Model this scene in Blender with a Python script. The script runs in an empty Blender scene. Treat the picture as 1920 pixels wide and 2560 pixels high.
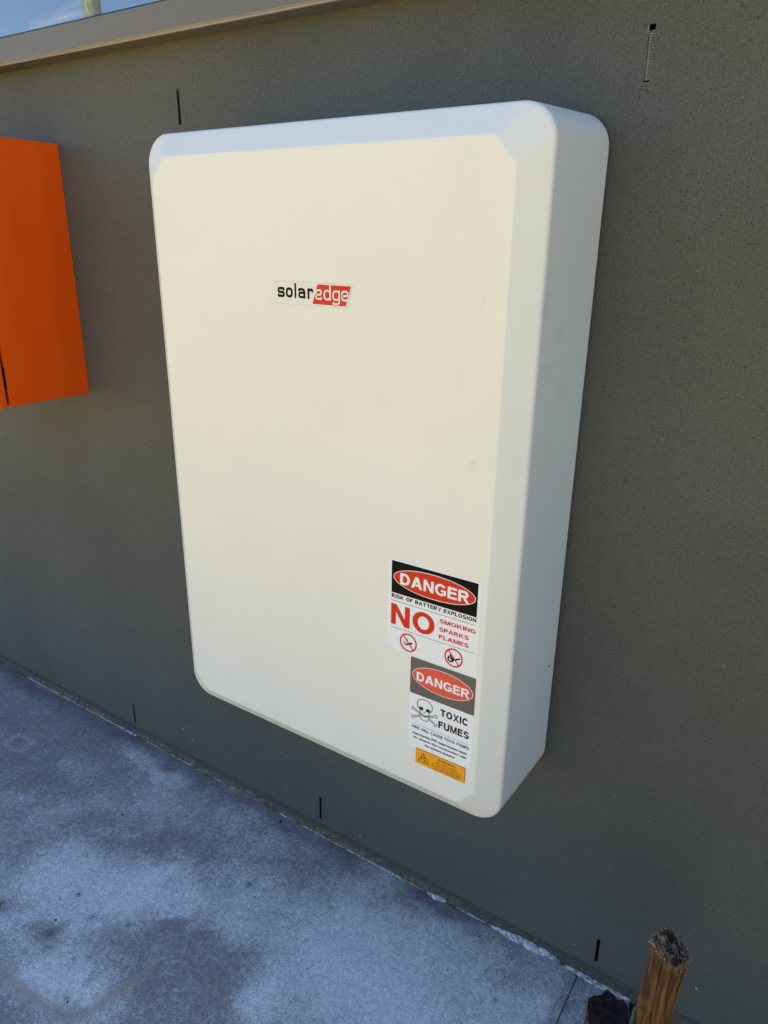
import bpy, bmesh, math, random
import numpy as np
from mathutils import Matrix, Vector, noise
random.seed(7); np.random.seed(7)
S = bpy.context.scene
C = S.collection

# ------------------------------------------------------------------ camera
cam_d = bpy.data.cameras.new('camera'); cam = bpy.data.objects.new('camera', cam_d); C.objects.link(cam)
cam_d.sensor_fit = 'VERTICAL'; cam_d.sensor_height = 24.0; cam_d.sensor_width = 18.0
cam_d.lens = 24.0 * 1835.583 / 2560.0
cam_d.clip_start = 0.02; cam_d.clip_end = 1000
R_ = (0.8349018, 0.5502646, 0.0121561); U_ = (-0.2004373, 0.2834003, 0.9378215); F_ = (-0.512605, 0.7854254, -0.346905)
m = Matrix(((R_[0], U_[0], -F_[0], 0.78949), (R_[1], U_[1], -F_[1], -1.22483), (R_[2], U_[2], -F_[2], 1.51140), (0, 0, 0, 1)))
cam.matrix_world = m
S.camera = cam

# ------------------------------------------------------------------ sky and sun (sun behind the house, its front is in shade)
SUN_EL = math.radians(66.5)
world = bpy.data.worlds.new('World'); S.world = world; world.use_nodes = True
wn = world.node_tree.nodes; wl = world.node_tree.links
bg = wn['Background']; bg.inputs['Strength'].default_value = 0.15
sky = wn.new('ShaderNodeTexSky'); sky.sky_type = 'NISHITA'; sky.sun_disc = False
sky.sun_elevation = SUN_EL; sky.sun_rotation = 0.0
sky.air_density = 1.0; sky.dust_density = 0.0; sky.ozone_density = 4.0
tc = wn.new('ShaderNodeTexCoord'); mp = wn.new('ShaderNodeMapping'); mp.inputs['Scale'].default_value = (1.4, 3.2, 5.0)
mp.inputs['Rotation'].default_value = (0.2, 0.35, 0.6)
nz = wn.new('ShaderNodeTexNoise'); nz.inputs['Scale'].default_value = 1.7; nz.inputs['Detail'].default_value = 7; nz.inputs['Distortion'].default_value = 0.6
cr = wn.new('ShaderNodeValToRGB'); cr.color_ramp.elements[0].position = 0.52; cr.color_ramp.elements[1].position = 0.78
cr.color_ramp.elements[1].color = (0.42, 0.42, 0.42, 1)
mx = wn.new('ShaderNodeMix'); mx.data_type = 'RGBA'; mx.inputs[7].default_value = (5.5, 5.7, 6.0, 1)
wl.new(tc.outputs['Generated'], mp.inputs[0]); wl.new(mp.outputs[0], nz.inputs['Vector']); wl.new(nz.outputs['Fac'], cr.inputs[0])
wl.new(cr.outputs[0], mx.inputs[0]); wl.new(sky.outputs[0], mx.inputs[6]); wl.new(mx.outputs[2], bg.inputs[0])
sun_d = bpy.data.lights.new('sun', 'SUN'); sun_d.energy = 4.6; sun_d.angle = math.radians(0.53); sun_d.color = (1.0, 0.885, 0.70)
sun = bpy.data.objects.new('sun', sun_d); C.objects.link(sun)
sun.rotation_euler = (-(math.pi / 2 - SUN_EL), 0, 0)      # light travels towards -Y and down
sun.location = (0, 8, 8)
S.view_settings.view_transform = 'Standard'; S.view_settings.look = 'None'
S.view_settings.exposure = 1.15; S.view_settings.gamma = 1.0
try: S.view_settings.use_curve_mapping = False
except Exception: pass
S.cycles.max_bounces = 8; S.cycles.diffuse_bounces = 5

# ------------------------------------------------------------------ helpers
def lin(r, g, b):
    f = lambda c: (c / 255 / 12.92) if c / 255 <= 0.04045 else ((c / 255 + 0.055) / 1.055) ** 2.4
    return (f(r), f(g), f(b), 1)
def tag(o, label=None, cat=None, group=None, kind=None):
    if label: o['label'] = label
    if cat: o['category'] = cat
    if group: o['group'] = group
    if kind: o['kind'] = kind
    return o
def link(name, me, mat=None, parent=None, smooth=False):
    o = bpy.data.objects.new(name, me); C.objects.link(o)
    if mat is not None: me.materials.append(mat)
    if parent is not None: o.parent = parent
    if smooth:
        for p in me.polygons: p.use_smooth = True
    return o
def obj(name, bm, mat=None, parent=None, smooth=False):
    me = bpy.data.meshes.new(name); bm.normal_update(); bm.to_mesh(me); bm.free()
    return link(name, me, mat, parent, smooth)
def empty(name, loc=(0, 0, 0)):
    o = bpy.data.objects.new(name, None); C.objects.link(o); o.location = loc; o.empty_display_size = 0.1
    return o
def box(bm, x0, x1, y0, y1, z0, z1):
    v = [bm.verts.new(p) for p in ((x0, y0, z0), (x1, y0, z0), (x1, y1, z0), (x0, y1, z0), (x0, y0, z1), (x1, y0, z1), (x1, y1, z1), (x0, y1, z1))]
    for f in ((0, 3, 2, 1), (4, 5, 6, 7), (0, 1, 5, 4), (1, 2, 6, 5), (2, 3, 7, 6), (3, 0, 4, 7)): bm.faces.new([v[i] for i in f])
def fix(bm):
    bmesh.ops.recalc_face_normals(bm, faces=bm.faces[:])
def bevel(o, w, seg=2):
    b = o.modifiers.new('bevel', 'BEVEL'); b.width = w; b.segments = seg; b.limit_method = 'ANGLE'
    return o
class NT:
    """small node-tree helper"""
    def __init__(s, name, rough=0.6, spec=0.5, metal=0.0, base=(0.5, 0.5, 0.5, 1)):
        s.m = bpy.data.materials.new(name); s.m.use_nodes = True; s.n = s.m.node_tree.nodes; s.l = s.m.node_tree.links
        s.p = s.n['Principled BSDF']; s.p.inputs['Roughness'].default_value = rough
        s.p.inputs['Specular IOR Level'].default_value = spec; s.p.inputs['Metallic'].default_value = metal
        s.p.inputs['Base Color'].default_value = base
        s.tc = s.n.new('ShaderNodeTexCoord'); s.pos = s.tc.outputs['Object']
    def put(s, inp, v):
        if hasattr(v, 'links'): s.l.new(v, inp)
        else: inp.default_value = v
    def mapping(s, scale=(1, 1, 1), rot=(0, 0, 0), loc=(0, 0, 0), src=None):
        n = s.n.new('ShaderNodeMapping'); n.inputs['Scale'].default_value = scale; n.inputs['Rotation'].default_value = rot; n.inputs['Location'].default_value = loc
        s.l.new(src or s.pos, n.inputs[0]); return n.outputs[0]
    def noise(s, scale, detail=4, rough=0.55, dist=0.0, vec=None, color=False):
        n = s.n.new('ShaderNodeTexNoise'); n.inputs['Scale'].default_value = scale; n.inputs['Detail'].default_value = detail
        n.inputs['Roughness'].default_value = rough; n.inputs['Distortion'].default_value = dist
        s.l.new(vec or s.pos, n.inputs['Vector']); return n.outputs['Color' if color else 'Fac']
    def voro(s, scale, vec=None, feature='F1', rnd=1.0, out='Distance'):
        n = s.n.new('ShaderNodeTexVoronoi'); n.feature = feature; n.inputs['Scale'].default_value = scale; n.inputs['Randomness'].default_value = rnd
        s.l.new(vec or s.pos, n.inputs['Vector']); return n.outputs[out]
    def ramp(s, v, a, b, lo=0.0, hi=1.0):
        n = s.n.new('ShaderNodeMapRange'); n.interpolation_type = 'SMOOTHSTEP'
        for i, x in ((1, a), (2, b), (3, lo), (4, hi)): n.inputs[i].default_value = x
        s.l.new(v, n.inputs[0]); return n.outputs[0]
    def math(s, op, a, b=0.0, c=0.0, clamp=False):
        n = s.n.new('ShaderNodeMath'); n.operation = op; n.use_clamp = clamp
        s.put(n.inputs[0], a); s.put(n.inputs[1], b); s.put(n.inputs[2], c); return n.outputs[0]
    def mix(s, f, a, b, mode='MIX'):
        n = s.n.new('ShaderNodeMix'); n.data_type = 'RGBA'; n.blend_type = mode; n.clamp_factor = True
        s.put(n.inputs[0], f); s.put(n.inputs[6], a); s.put(n.inputs[7], b); return n.outputs[2]
    def attr(s, name):
        n = s.n.new('ShaderNodeAttribute'); n.attribute_name = name; return n.outputs['Fac']
    def bump(s, h, dist=0.001, strength=1.0, prev=None):
        n = s.n.new('ShaderNodeBump'); n.inputs['Strength'].default_value = strength; n.inputs['Distance'].default_value = dist
        s.l.new(h, n.inputs['Height'])
        if prev is not None: s.l.new(prev, n.inputs['Normal'])
        return n.outputs[0]
    def out(s, base=None, rough=None, normal=None):
        if base is not None: s.put(s.p.inputs['Base Color'], base)
        if rough is not None: s.put(s.p.inputs['Roughness'], rough)
        if normal is not None: s.l.new(normal, s.p.inputs['Normal'])
        return s.m
    def blob(s, cx, cy, cz, rx, ry, rz, soft=0.3):
        """1 inside an ellipsoid, fading to 0 at its rim"""
        n = s.n.new('ShaderNodeMapping'); n.vector_type = 'POINT'
        n.inputs['Scale'].default_value = (1 / rx, 1 / ry, 1 / rz); n.inputs['Location'].default_value = (-cx / rx, -cy / ry, -cz / rz)
        s.l.new(s.pos, n.inputs[0])
        l = s.n.new('ShaderNodeVectorMath'); l.operation = 'LENGTH'; s.l.new(n.outputs[0], l.inputs[0])
        return s.ramp(l.outputs['Value'], 1.0, soft, 0.0, 1.0)
def simple(name, col, rough=0.6, spec=0.4, metal=0.0, vary=0.08, nscale=60, bumpd=0.0002):
    t = NT(name, rough, spec, metal)
    f = t.noise(nscale, 4)
    dk = tuple(c * (1 - vary * 2) for c in col[:3]) + (1,)
    lt = tuple(min(1, c * (1 + vary)) for c in col[:3]) + (1,)
    return t.out(base=t.mix(t.ramp(f, 0.35, 0.65), dk, lt), rough=t.ramp(t.noise(nscale * 0.4, 3), 0.3, 0.7, rough * 0.85, min(1, rough * 1.15)), normal=t.bump(f, bumpd, 0.6))

# ------------------------------------------------------------------ materials
def mat_wall():
    t = NT('dark_stucco', 0.5, 0.38)
    vec = t.mapping((1, 1, 1))
    n1 = t.noise(270, 3, 0.65, 0.5, vec); n2 = t.noise(640, 2, 0.5, 0.0, vec); big = t.noise(2.2, 4, 0.5); mid = t.noise(11, 3)
    pit = t.ramp(t.voro(210, vec), 0.10, 0.24)                   # 0 in the centre of a pit
    sel = t.ramp(t.noise(95, 2), 0.50, 0.62)
    pits = t.math('MULTIPLY', t.math('SUBTRACT', 1.0, pit), sel)
    h = t.math('ADD', t.math('MULTIPLY', n1, 1.0), t.math('MULTIPLY', n2, 0.35))
    h = t.math('SUBTRACT', h, t.math('MULTIPLY', pits, 0.8))
    c = t.mix(t.ramp(big, 0.35, 0.65), (0.094, 0.095, 0.080, 1), (0.113, 0.114, 0.097, 1))
    c = t.mix(t.ramp(mid, 0.3, 0.8, 0.0, 0.4), c, (0.108, 0.109, 0.098, 1))
    c = t.mix(t.ramp(n1, 0.35, 0.65), t.mix(1.0, c, (0.72, 0.72, 0.72, 1), 'MULTIPLY'), c)
    c = t.mix(t.math('MULTIPLY', pits, 0.75), c, (0.02, 0.012, 0.011, 1))
    # dusty splashes in the lowest 25 cm
    sep = t.n.new('ShaderNodeSeparateXYZ'); t.l.new(t.pos, sep.inputs[0])
    low = t.ramp(sep.outputs['Z'], 0.30, 0.0)
    dust = t.math('MULTIPLY', low, t.ramp(t.noise(38, 5, 0.7), 0.52, 0.8, 0.0, 0.35))
    c = t.mix(dust, c, (0.20, 0.19, 0.17, 1))
    fine = t.ramp(t.noise(500, 1), 0.80, 0.86)
    c = t.mix(t.math('MULTIPLY', fine, 0.3), c, (0.3, 0.3, 0.28, 1))
    return t.out(base=c, rough=t.ramp(n1, 0.3, 0.7, 0.60, 0.46), normal=t.bump(h, 0.0030, 1.0))
def mat_band():
    t = NT('base_coat', 0.8, 0.25)
    b = t.attr('brown'); n = t.noise(90, 6, 0.7); n2 = t.noise(330, 3, 0.6)
    c = t.mix(t.ramp(n, 0.35, 0.7), (0.060, 0.056, 0.050, 1), (0.105, 0.099, 0.086, 1))
    br = t.mix(t.ramp(n, 0.3, 0.72), (0.060, 0.043, 0.031, 1), (0.26, 0.19, 0.135, 1))
    c = t.mix(t.math('MULTIPLY', b, 0.9), c, br)
    c = t.mix(t.ramp(t.voro(260), 0.16, 0.05), c, (0.02, 0.018, 0.016, 1))
    return t.out(base=c, normal=t.bump(t.math('ADD', n, n2), 0.003, 1.0))
def mat_slab(dark=0.0):
    t = NT('trowelled_concrete', 0.5, 0.45)
    L = t.attr('light'); P = t.attr('purple'); A = t.attr('brown'); D = t.attr('dark')
    warp = t.mapping((1, 1, 1))
    n_f = t.noise(88, 7, 0.72, 0.9, warp); n_m = t.noise(12, 6, 0.68, 0.5); n_x = t.noise(330, 3, 0.75, 0.3); n_b = t.noise(3.1, 4, 0.6, 0.4)
    # trowel arcs
    wv = t.n.new('ShaderNodeTexWave'); wv.wave_type = 'RINGS'; wv.rings_direction = 'Z'; wv.inputs['Scale'].default_value = 17
    wv.inputs['Distortion'].default_value = 9; wv.inputs['Detail'].default_value = 3; wv.inputs['Detail Scale'].default_value = 1.4
    t.l.new(t.mapping((1, 1, 1), loc=(0.4, 0.75, 0)), wv.inputs['Vector'])
    wv2 = t.n.new('ShaderNodeTexWave'); wv2.wave_type = 'RINGS'; wv2.rings_direction = 'Z'; wv2.inputs['Scale'].default_value = 24
    wv2.inputs['Distortion'].default_value = 7; wv2.inputs['Detail'].default_value = 3; wv2.inputs['Detail Scale'].default_value = 2.0
    t.l.new(t.mapping((1, 1, 1), loc=(-0.25, 0.42, 0)), wv2.inputs['Vector'])
    tro = t.math('MULTIPLY', t.math('ADD', wv.outputs['Fac'], wv2.outputs['Fac']), 0.5)
    f = t.math('ADD', L, t.math('MULTIPLY', t.math('SUBTRACT', n_f, 0.5), 1.75))
    f = t.math('ADD', f, t.math('MULTIPLY', t.math('SUBTRACT', n_m, 0.5), 0.9))
    n_s = t.noise(75, 5, 0.7, 1.2, t.mapping((1, 3.6, 1), rot=(0, 0, 0.55))); n_t = t.noise(70, 5, 0.7, 1.2, t.mapping((3.4, 1, 1), rot=(0, 0, 0.35)))
    f = t.math('ADD', f, t.math('MULTIPLY', t.math('SUBTRACT', n_s, 0.5), 1.15))
    f = t.math('ADD', f, t.math('MULTIPLY', t.math('SUBTRACT', n_t, 0.5), 0.55))
    f = t.math('ADD', f, t.math('MULTIPLY', t.math('SUBTRACT', tro, 0.5), 0.10))
    f = t.math('ADD', f, t.math('MULTIPLY', t.math('SUBTRACT', n_x, 0.5), 1.1)); f = t.ramp(f, -0.25, 1.15)
    k = 1.0 - dark
    lo = (0.215 * k, 0.215 * k, 0.215 * k, 1); hi = (0.70 * k, 0.70 * k, 0.68 * k, 1)
    c = t.mix(f, lo, hi)
    g1 = t.ramp(t.noise(64, 8, 0.8, 0.4), 0.455, 0.53); g2 = t.ramp(t.noise(150, 6, 0.8, 0.6), 0.44, 0.56)
    c = t.mix(g1, t.mix(1.0, c, (0.90, 0.90, 0.90, 1), 'MULTIPLY'), t.mix(1.0, c, (1.05, 1.05, 1.05, 1), 'MULTIPLY'))
    c = t.mix(g2, t.mix(1.0, c, (0.90, 0.90, 0.90, 1), 'MULTIPLY'), t.mix(1.0, c, (1.07, 1.07, 1.07, 1), 'MULTIPLY'))
    c = t.mix(t.ramp(n_x, 0.3, 0.7), t.mix(1.0, c, (0.80, 0.80, 0.80, 1), 'MULTIPLY'), t.mix(1.0, c, (1.14, 1.14, 1.14, 1), 'MULTIPLY'))
    c = t.mix(t.ramp(n_b, 0.4, 0.7, 0.0, 0.35), c, t.mix(1.0, c, (0.85, 0.86, 0.92, 1), 'MULTIPLY'))
    c = t.mix(t.math('MULTIPLY', P, t.ramp(n_m, 0.25, 0.65, 0.5, 0.95)), c, (0.125, 0.095, 0.115, 1))
    c = t.mix(t.math('MULTIPLY', A, t.ramp(n_f, 0.3, 0.65, 0.4, 0.9)), c, (0.35, 0.29, 0.24, 1))
    c = t.mix(t.math('MULTIPLY', D, t.ramp(n_f, 0.40, 0.56, 0.0, 1.0)), c, (0.055, 0.055, 0.053, 1))
    # white flecks and short scratches, black pinholes
    fl = t.ramp(t.voro(78, t.mapping((1, 2.4, 1), rot=(0, 0, 0.5)), rnd=1.0), 0.12, 0.07)
    fl = t.math('MULTIPLY', fl, t.ramp(t.noise(14, 4, 0.7), 0.44, 0.58))
    c = t.mix(t.math('MULTIPLY', fl, 0.8), c, (0.62, 0.63, 0.64, 1))
    sc = t.ramp(t.voro(60, t.mapping((1, 5.5, 1), rot=(0, 0, -0.7))), 0.10, 0.03)
    sc = t.math('MULTIPLY', sc, t.ramp(t.noise(9, 3), 0.48, 0.6))
    c = t.mix(t.math('MULTIPLY', sc, 0.5), c, (0.6, 0.61, 0.62, 1))
    pin = t.ramp(t.voro(120), 0.055, 0.03); pin = t.math('MULTIPLY', pin, t.ramp(t.noise(31, 2), 0.56, 0.6))
    c = t.mix(pin, c, (0.03, 0.03, 0.03, 1))
    h = t.math('ADD', t.math('MULTIPLY', n_x, 0.6), t.math('ADD', t.math('MULTIPLY', n_f, 0.6), t.math('MULTIPLY', tro, 0.5)))
    return t.out(base=c, rough=t.ramp(n_m, 0.3, 0.7, 0.42, 0.62), normal=t.bump(h, 0.0009, 0.7))
def mat_cover():
    t = NT('cream_powder_coat', 0.42, 0.42)
    n = t.noise(700, 2, 0.5); big = t.noise(3.0, 3)
    c = t.mix(t.ramp(big, 0.3, 0.7), (0.705, 0.70, 0.640, 1), (0.73, 0.725, 0.665, 1))
    d = None
    wob = t.noise(60, 4, 0.7)
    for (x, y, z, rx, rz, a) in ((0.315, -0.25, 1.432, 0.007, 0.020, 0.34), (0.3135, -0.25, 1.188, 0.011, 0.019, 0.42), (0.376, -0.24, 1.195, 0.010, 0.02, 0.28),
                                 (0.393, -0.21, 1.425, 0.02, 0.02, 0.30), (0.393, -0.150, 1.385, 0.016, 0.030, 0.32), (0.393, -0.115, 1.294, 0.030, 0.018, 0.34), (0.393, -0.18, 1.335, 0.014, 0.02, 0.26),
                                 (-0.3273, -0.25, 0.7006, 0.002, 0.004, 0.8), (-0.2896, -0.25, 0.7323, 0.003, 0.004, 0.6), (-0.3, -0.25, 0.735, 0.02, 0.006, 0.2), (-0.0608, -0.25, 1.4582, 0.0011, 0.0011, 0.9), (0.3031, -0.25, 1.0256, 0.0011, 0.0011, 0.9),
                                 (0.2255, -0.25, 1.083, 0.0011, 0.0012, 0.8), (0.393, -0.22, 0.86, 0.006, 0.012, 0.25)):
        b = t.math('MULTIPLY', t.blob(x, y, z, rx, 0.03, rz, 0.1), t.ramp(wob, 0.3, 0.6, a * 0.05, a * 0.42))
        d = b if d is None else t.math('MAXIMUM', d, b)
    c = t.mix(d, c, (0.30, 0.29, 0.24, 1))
    grime = t.ramp(t.noise(9, 6, 0.7), 0.5, 0.85, 0.0, 0.12)
    c = t.mix(grime, c, (0.54, 0.53, 0.47, 1))
    sp = t.math('MULTIPLY', t.ramp(t.voro(70), 0.035, 0.02), t.ramp(t.noise(15, 2), 0.58, 0.62))
    c = t.mix(t.math('MULTIPLY', sp, 0.7), c, (0.2, 0.19, 0.16, 1))
    return t.out(base=c, rough=t.ramp(t.noise(5, 4), 0.3, 0.7, 0.36, 0.5), normal=t.bump(n, 0.00012, 0.5, prev=t.bump(t.noise(4.5, 2), 0.0035, 0.35)))
def mat_orange():
    t = NT('orange_gloss_paint', 0.33, 0.35)
    n = t.noise(1.7, 2, vec=t.mapping((2, 6, 0.5)))
    c = t.mix(t.ramp(n, 0.3, 0.7), (0.84, 0.090, 0.001, 1), (0.92, 0.108, 0.001, 1))
    c = t.mix(t.ramp(t.noise(14, 5, 0.7), 0.55, 0.85, 0, 0.12), c, (0.5, 0.14, 0.03, 1))
    return t.out(base=c, rough=t.ramp(t.noise(6, 4), 0.3, 0.7, 0.25, 0.36), normal=t.bump(t.noise(240, 2), 0.00015, 0.4))
def mat_wood():
    t = NT('weathered_timber', 0.62, 0.3)
    v = t.mapping((1, 1, 0.045)); n = t.noise(150, 6, 0.65, 1.2, v); n2 = t.noise(34, 5, 0.6, 0.8, t.mapping((1, 1, 0.12))); n3 = t.noise(18, 4)
    c = t.mix(t.ramp(n, 0.3, 0.70), (0.050, 0.018, 0.005, 1), (0.36, 0.160, 0.032, 1))
    c = t.mix(t.ramp(n2, 0.40, 0.62, 0, 0.9), c, (0.060, 0.022, 0.007, 1))
    c = t.mix(t.ramp(n3, 0.5, 0.75, 0, 0.4), c, (0.42, 0.20, 0.045, 1))
    c = t.mix(t.ramp(t.noise(60, 6, 0.75), 0.52, 0.72, 0, 0.45), c, (0.19, 0.15, 0.11, 1))
    crack = t.ramp(t.noise(85, 4, 0.6, 0.9, t.mapping((1, 1, 0.045))), 0.40, 0.33)
    c = t.mix(crack, c, (0.018, 0.010, 0.006, 1))
    h = t.math('SUBTRACT', n, t.math('MULTIPLY', crack, 0.8))
    return t.out(base=c, normal=t.bump(h, 0.0022, 1.0))
def mat_splinter(dark):
    t = NT('frayed_end_grain', 0.9, 0.15)
    n = t.noise(120, 6, 0.75, 0.6); n2 = t.noise(45, 5, 0.7)
    a, b = ((0.008, 0.007, 0.007, 1), (0.040, 0.024, 0.015, 1)) if dark else ((0.035, 0.025, 0.018, 1), (0.36, 0.27, 0.17, 1))
    c = t.mix(t.ramp(n, 0.36, 0.66), a, b)
    c = t.mix(t.ramp(n2, 0.38, 0.60, 0.0 if dark else 0.1, 0.9), c, (0.012, 0.011, 0.011, 1))
    return t.out(base=c, normal=t.bump(n, 0.004, 1.0))
def mat_earth():
    t = NT('dry_sandy_ground', 0.9, 0.2)
    n = t.noise(0.9, 8, 0.65); n2 = t.noise(22, 6, 0.7)
    c = t.mix(t.ramp(n, 0.3, 0.7), (0.55, 0.395, 0.085, 1), (0.64, 0.475, 0.12, 1))
    c = t.mix(t.ramp(n2, 0.4, 0.8, 0, 0.5), c, (0.38, 0.24, 0.10, 1))
    return t.out(base=c, normal=t.bump(n2, 0.02, 0.8))
def mat_bark():
    t = NT('pale_gum_bark', 0.65, 0.3)
    n = t.noise(5, 5, 0.6, 1.0, t.mapping((1, 1, 0.35))); n2 = t.noise(1.6, 3, 0.5, 0.5)
    c = t.mix(t.ramp(n, 0.35, 0.65), (0.26, 0.29, 0.19, 1), (0.50, 0.55, 0.40, 1))
    c = t.mix(t.ramp(n2, 0.50, 0.62, 0, 0.6), c, (0.17, 0.20, 0.13, 1))
    return t.out(base=c, normal=t.bump(n, 0.02, 0.6))
def mat_glass():
    m = bpy.data.materials.new('coated_window_glass'); m.use_nodes = True; n = m.node_tree.nodes; l = m.node_tree.links
    n.clear(); o = n.new('ShaderNodeOutputMaterial'); g = n.new('ShaderNodeBsdfGlossy'); g.inputs['Roughness'].default_value = 0.012
    g.inputs['Color'].default_value = (0.93, 0.96, 1, 1)
    tr = n.new('ShaderNodeBsdfTransparent'); tr.inputs['Color'].default_value = (0.55, 0.6, 0.6, 1)
    mxn = n.new('ShaderNodeMixShader'); fr = n.new('ShaderNodeFresnel'); fr.inputs['IOR'].default_value = 3.2
    tcn = n.new('ShaderNodeTexCoord'); nn = n.new('ShaderNodeTexNoise'); nn.inputs['Scale'].default_value = 2.2; nn.inputs['Detail'].default_value = 1
    l.new(tcn.outputs['Object'], nn.inputs['Vector']); b = n.new('ShaderNodeBump'); b.inputs['Distance'].default_value = 0.004; b.inputs['Strength'].default_value = 0.5
    l.new(nn.outputs['Fac'], b.inputs['Height']); l.new(b.outputs[0], g.inputs['Normal'])
    # thin pale film; its streaks paint in the reflected clouds
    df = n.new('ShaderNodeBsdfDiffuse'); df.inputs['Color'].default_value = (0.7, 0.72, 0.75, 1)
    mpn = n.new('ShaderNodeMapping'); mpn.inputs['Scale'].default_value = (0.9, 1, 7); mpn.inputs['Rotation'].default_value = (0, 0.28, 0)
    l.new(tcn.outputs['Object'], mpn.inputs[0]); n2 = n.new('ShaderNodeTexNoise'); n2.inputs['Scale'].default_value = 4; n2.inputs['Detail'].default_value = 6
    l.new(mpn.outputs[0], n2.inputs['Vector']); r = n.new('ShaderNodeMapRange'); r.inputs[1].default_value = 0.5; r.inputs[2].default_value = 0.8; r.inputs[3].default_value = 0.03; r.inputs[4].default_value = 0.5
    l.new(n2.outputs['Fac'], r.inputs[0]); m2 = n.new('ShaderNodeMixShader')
    l.new(fr.outputs[0], mxn.inputs[0]); l.new(tr.outputs[0], mxn.inputs[1]); l.new(g.outputs[0], mxn.inputs[2])
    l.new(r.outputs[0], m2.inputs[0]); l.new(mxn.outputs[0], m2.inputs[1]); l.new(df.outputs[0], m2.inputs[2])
    l.new(m2.outputs[0], o.inputs[0]); return m
def mat_leaf():
    t = NT('gum_leaf', 0.5, 0.35)
    return t.out(base=t.mix(t.ramp(t.noise(1.3, 3), 0.35, 0.65), (0.045, 0.075, 0.03, 1), (0.10, 0.13, 0.05, 1)))
def sticker_mat(name, col, rough=0.3, wear=None, wearamt=0.0):
    t = NT(name, rough, 0.25)
    n = t.noise(240, 4, 0.65); big = t.noise(40, 3, 0.6, 0.8)
    c = t.mix(t.ramp(n, 0.3, 0.7), tuple(v * 0.94 for v in col[:3]) + (1,), col)
    if wear is not None:
        c = t.mix(t.math('MULTIPLY', t.ramp(t.noise(140, 4, 0.6, 0.5, t.mapping((1, 1, 2.2), rot=(0, 0.3, 0))), 0.62, 0.70), wearamt), c, wear)
    return t.out(base=c, rough=t.ramp(n, 0.3, 0.7, rough * 0.8, rough * 1.3), normal=t.bump(big, 0.0009, 0.35))

M = dict(wall=mat_wall(), band=mat_band(), slab=mat_slab(), cover=mat_cover(), orange=mat_orange(), wood=mat_wood(),
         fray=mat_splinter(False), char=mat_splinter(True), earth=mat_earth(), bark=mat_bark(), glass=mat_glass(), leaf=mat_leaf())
M['frame'] = simple('bronze_anodised_frame', (0.150, 0.138, 0.124, 1), 0.45, 0.35, 0.15, 0.01, 90, 0.00002)
M['edge_glint'] = simple('bronze_edge_highlight', (0.42, 0.36, 0.27, 1), 0.4, 0.5, 0.2, 0.02, 90, 0.00002)  # frame bronze made paler, paints the golden highlight along the sill edge
M['rubber'] = simple('black_gasket', (0.012, 0.013, 0.016, 1), 0.55)
M['slot'] = simple('dark_vent_plastic', (0.012, 0.012, 0.012, 1), 0.7)
M['bead'] = simple('galvanised_bead', (0.15, 0.14, 0.11, 1), 0.45, 0.5, 0.3, 0.15, 400)
M['lip'] = simple('grey_vent_lip', (0.17, 0.165, 0.15, 1), 0.6, vary=0.25, nscale=500)
M['steel'] = simple('bracket_steel', (0.08, 0.08, 0.085, 1), 0.5, 0.5, 0.5)
M['void'] = simple('dark_lining', (0.01, 0.01, 0.01, 1), 0.9)
M['room'] = simple('room_plaster', (0.25, 0.24, 0.23, 1), 0.8)
M['mortar'] = simple('white_mortar', (0.42, 0.43, 0.43, 1), 0.85, 0.2, 0, 0.3, 120, 0.002)
M['slurry'] = simple('thin_slurry', (0.36, 0.37, 0.37, 1), 0.85, 0.2, 0, 0.3, 120, 0.002)
M['speck'] = simple('pale_render_splash', (0.38, 0.37, 0.33, 1), 0.8, vary=0.2)
M['crumb'] = simple('black_crumb', (0.012, 0.011, 0.010, 1), 0.8, vary=0.3, nscale=800)
M['straw'] = simple('dry_straw', (0.50, 0.50, 0.46, 1), 0.6)
M['fibre'] = simple('wood_fibre', (0.36, 0.28, 0.19, 1), 0.8, vary=0.4, nscale=300)
WHT = (0.78, 0.79, 0.80, 1); RED = (0.66, 0.035, 0.015, 1)
M['s_white'] = sticker_mat('sticker_white', WHT, 0.32)
M['s_black'] = sticker_mat('sticker_black', (0.004, 0.004, 0.004, 1), 0.5); M['s_black'].node_tree.nodes['Principled BSDF'].inputs['Specular IOR Level'].default_value = 0.1
M['s_red'] = sticker_mat('sticker_red', (0.60, 0.024, 0.010, 1), 0.4)
M['s_fadeblack'] = sticker_mat('sticker_faded_black', (0.125, 0.112, 0.098, 1), 0.4, (0.015, 0.014, 0.012, 1), 0.55)
M['s_fadered'] = sticker_mat('sticker_faded_red', (0.70, 0.095, 0.058, 1), 0.4, (0.50, 0.03, 0.02, 1), 0.6)
M['s_greyink'] = sticker_mat('sticker_grey_ink', (0.014, 0.013, 0.012, 1), 0.55)
M['s_orange'] = sticker_mat('sticker_amber', (0.84, 0.35, 0.012, 1), 0.32)
M['s_logo'] = sticker_mat('logo_film', (0.722, 0.717, 0.660, 1), 0.34)
M['s_edge'] = sticker_mat('sticker_edge_grey', (0.50, 0.49, 0.44, 1), 0.5)

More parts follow.
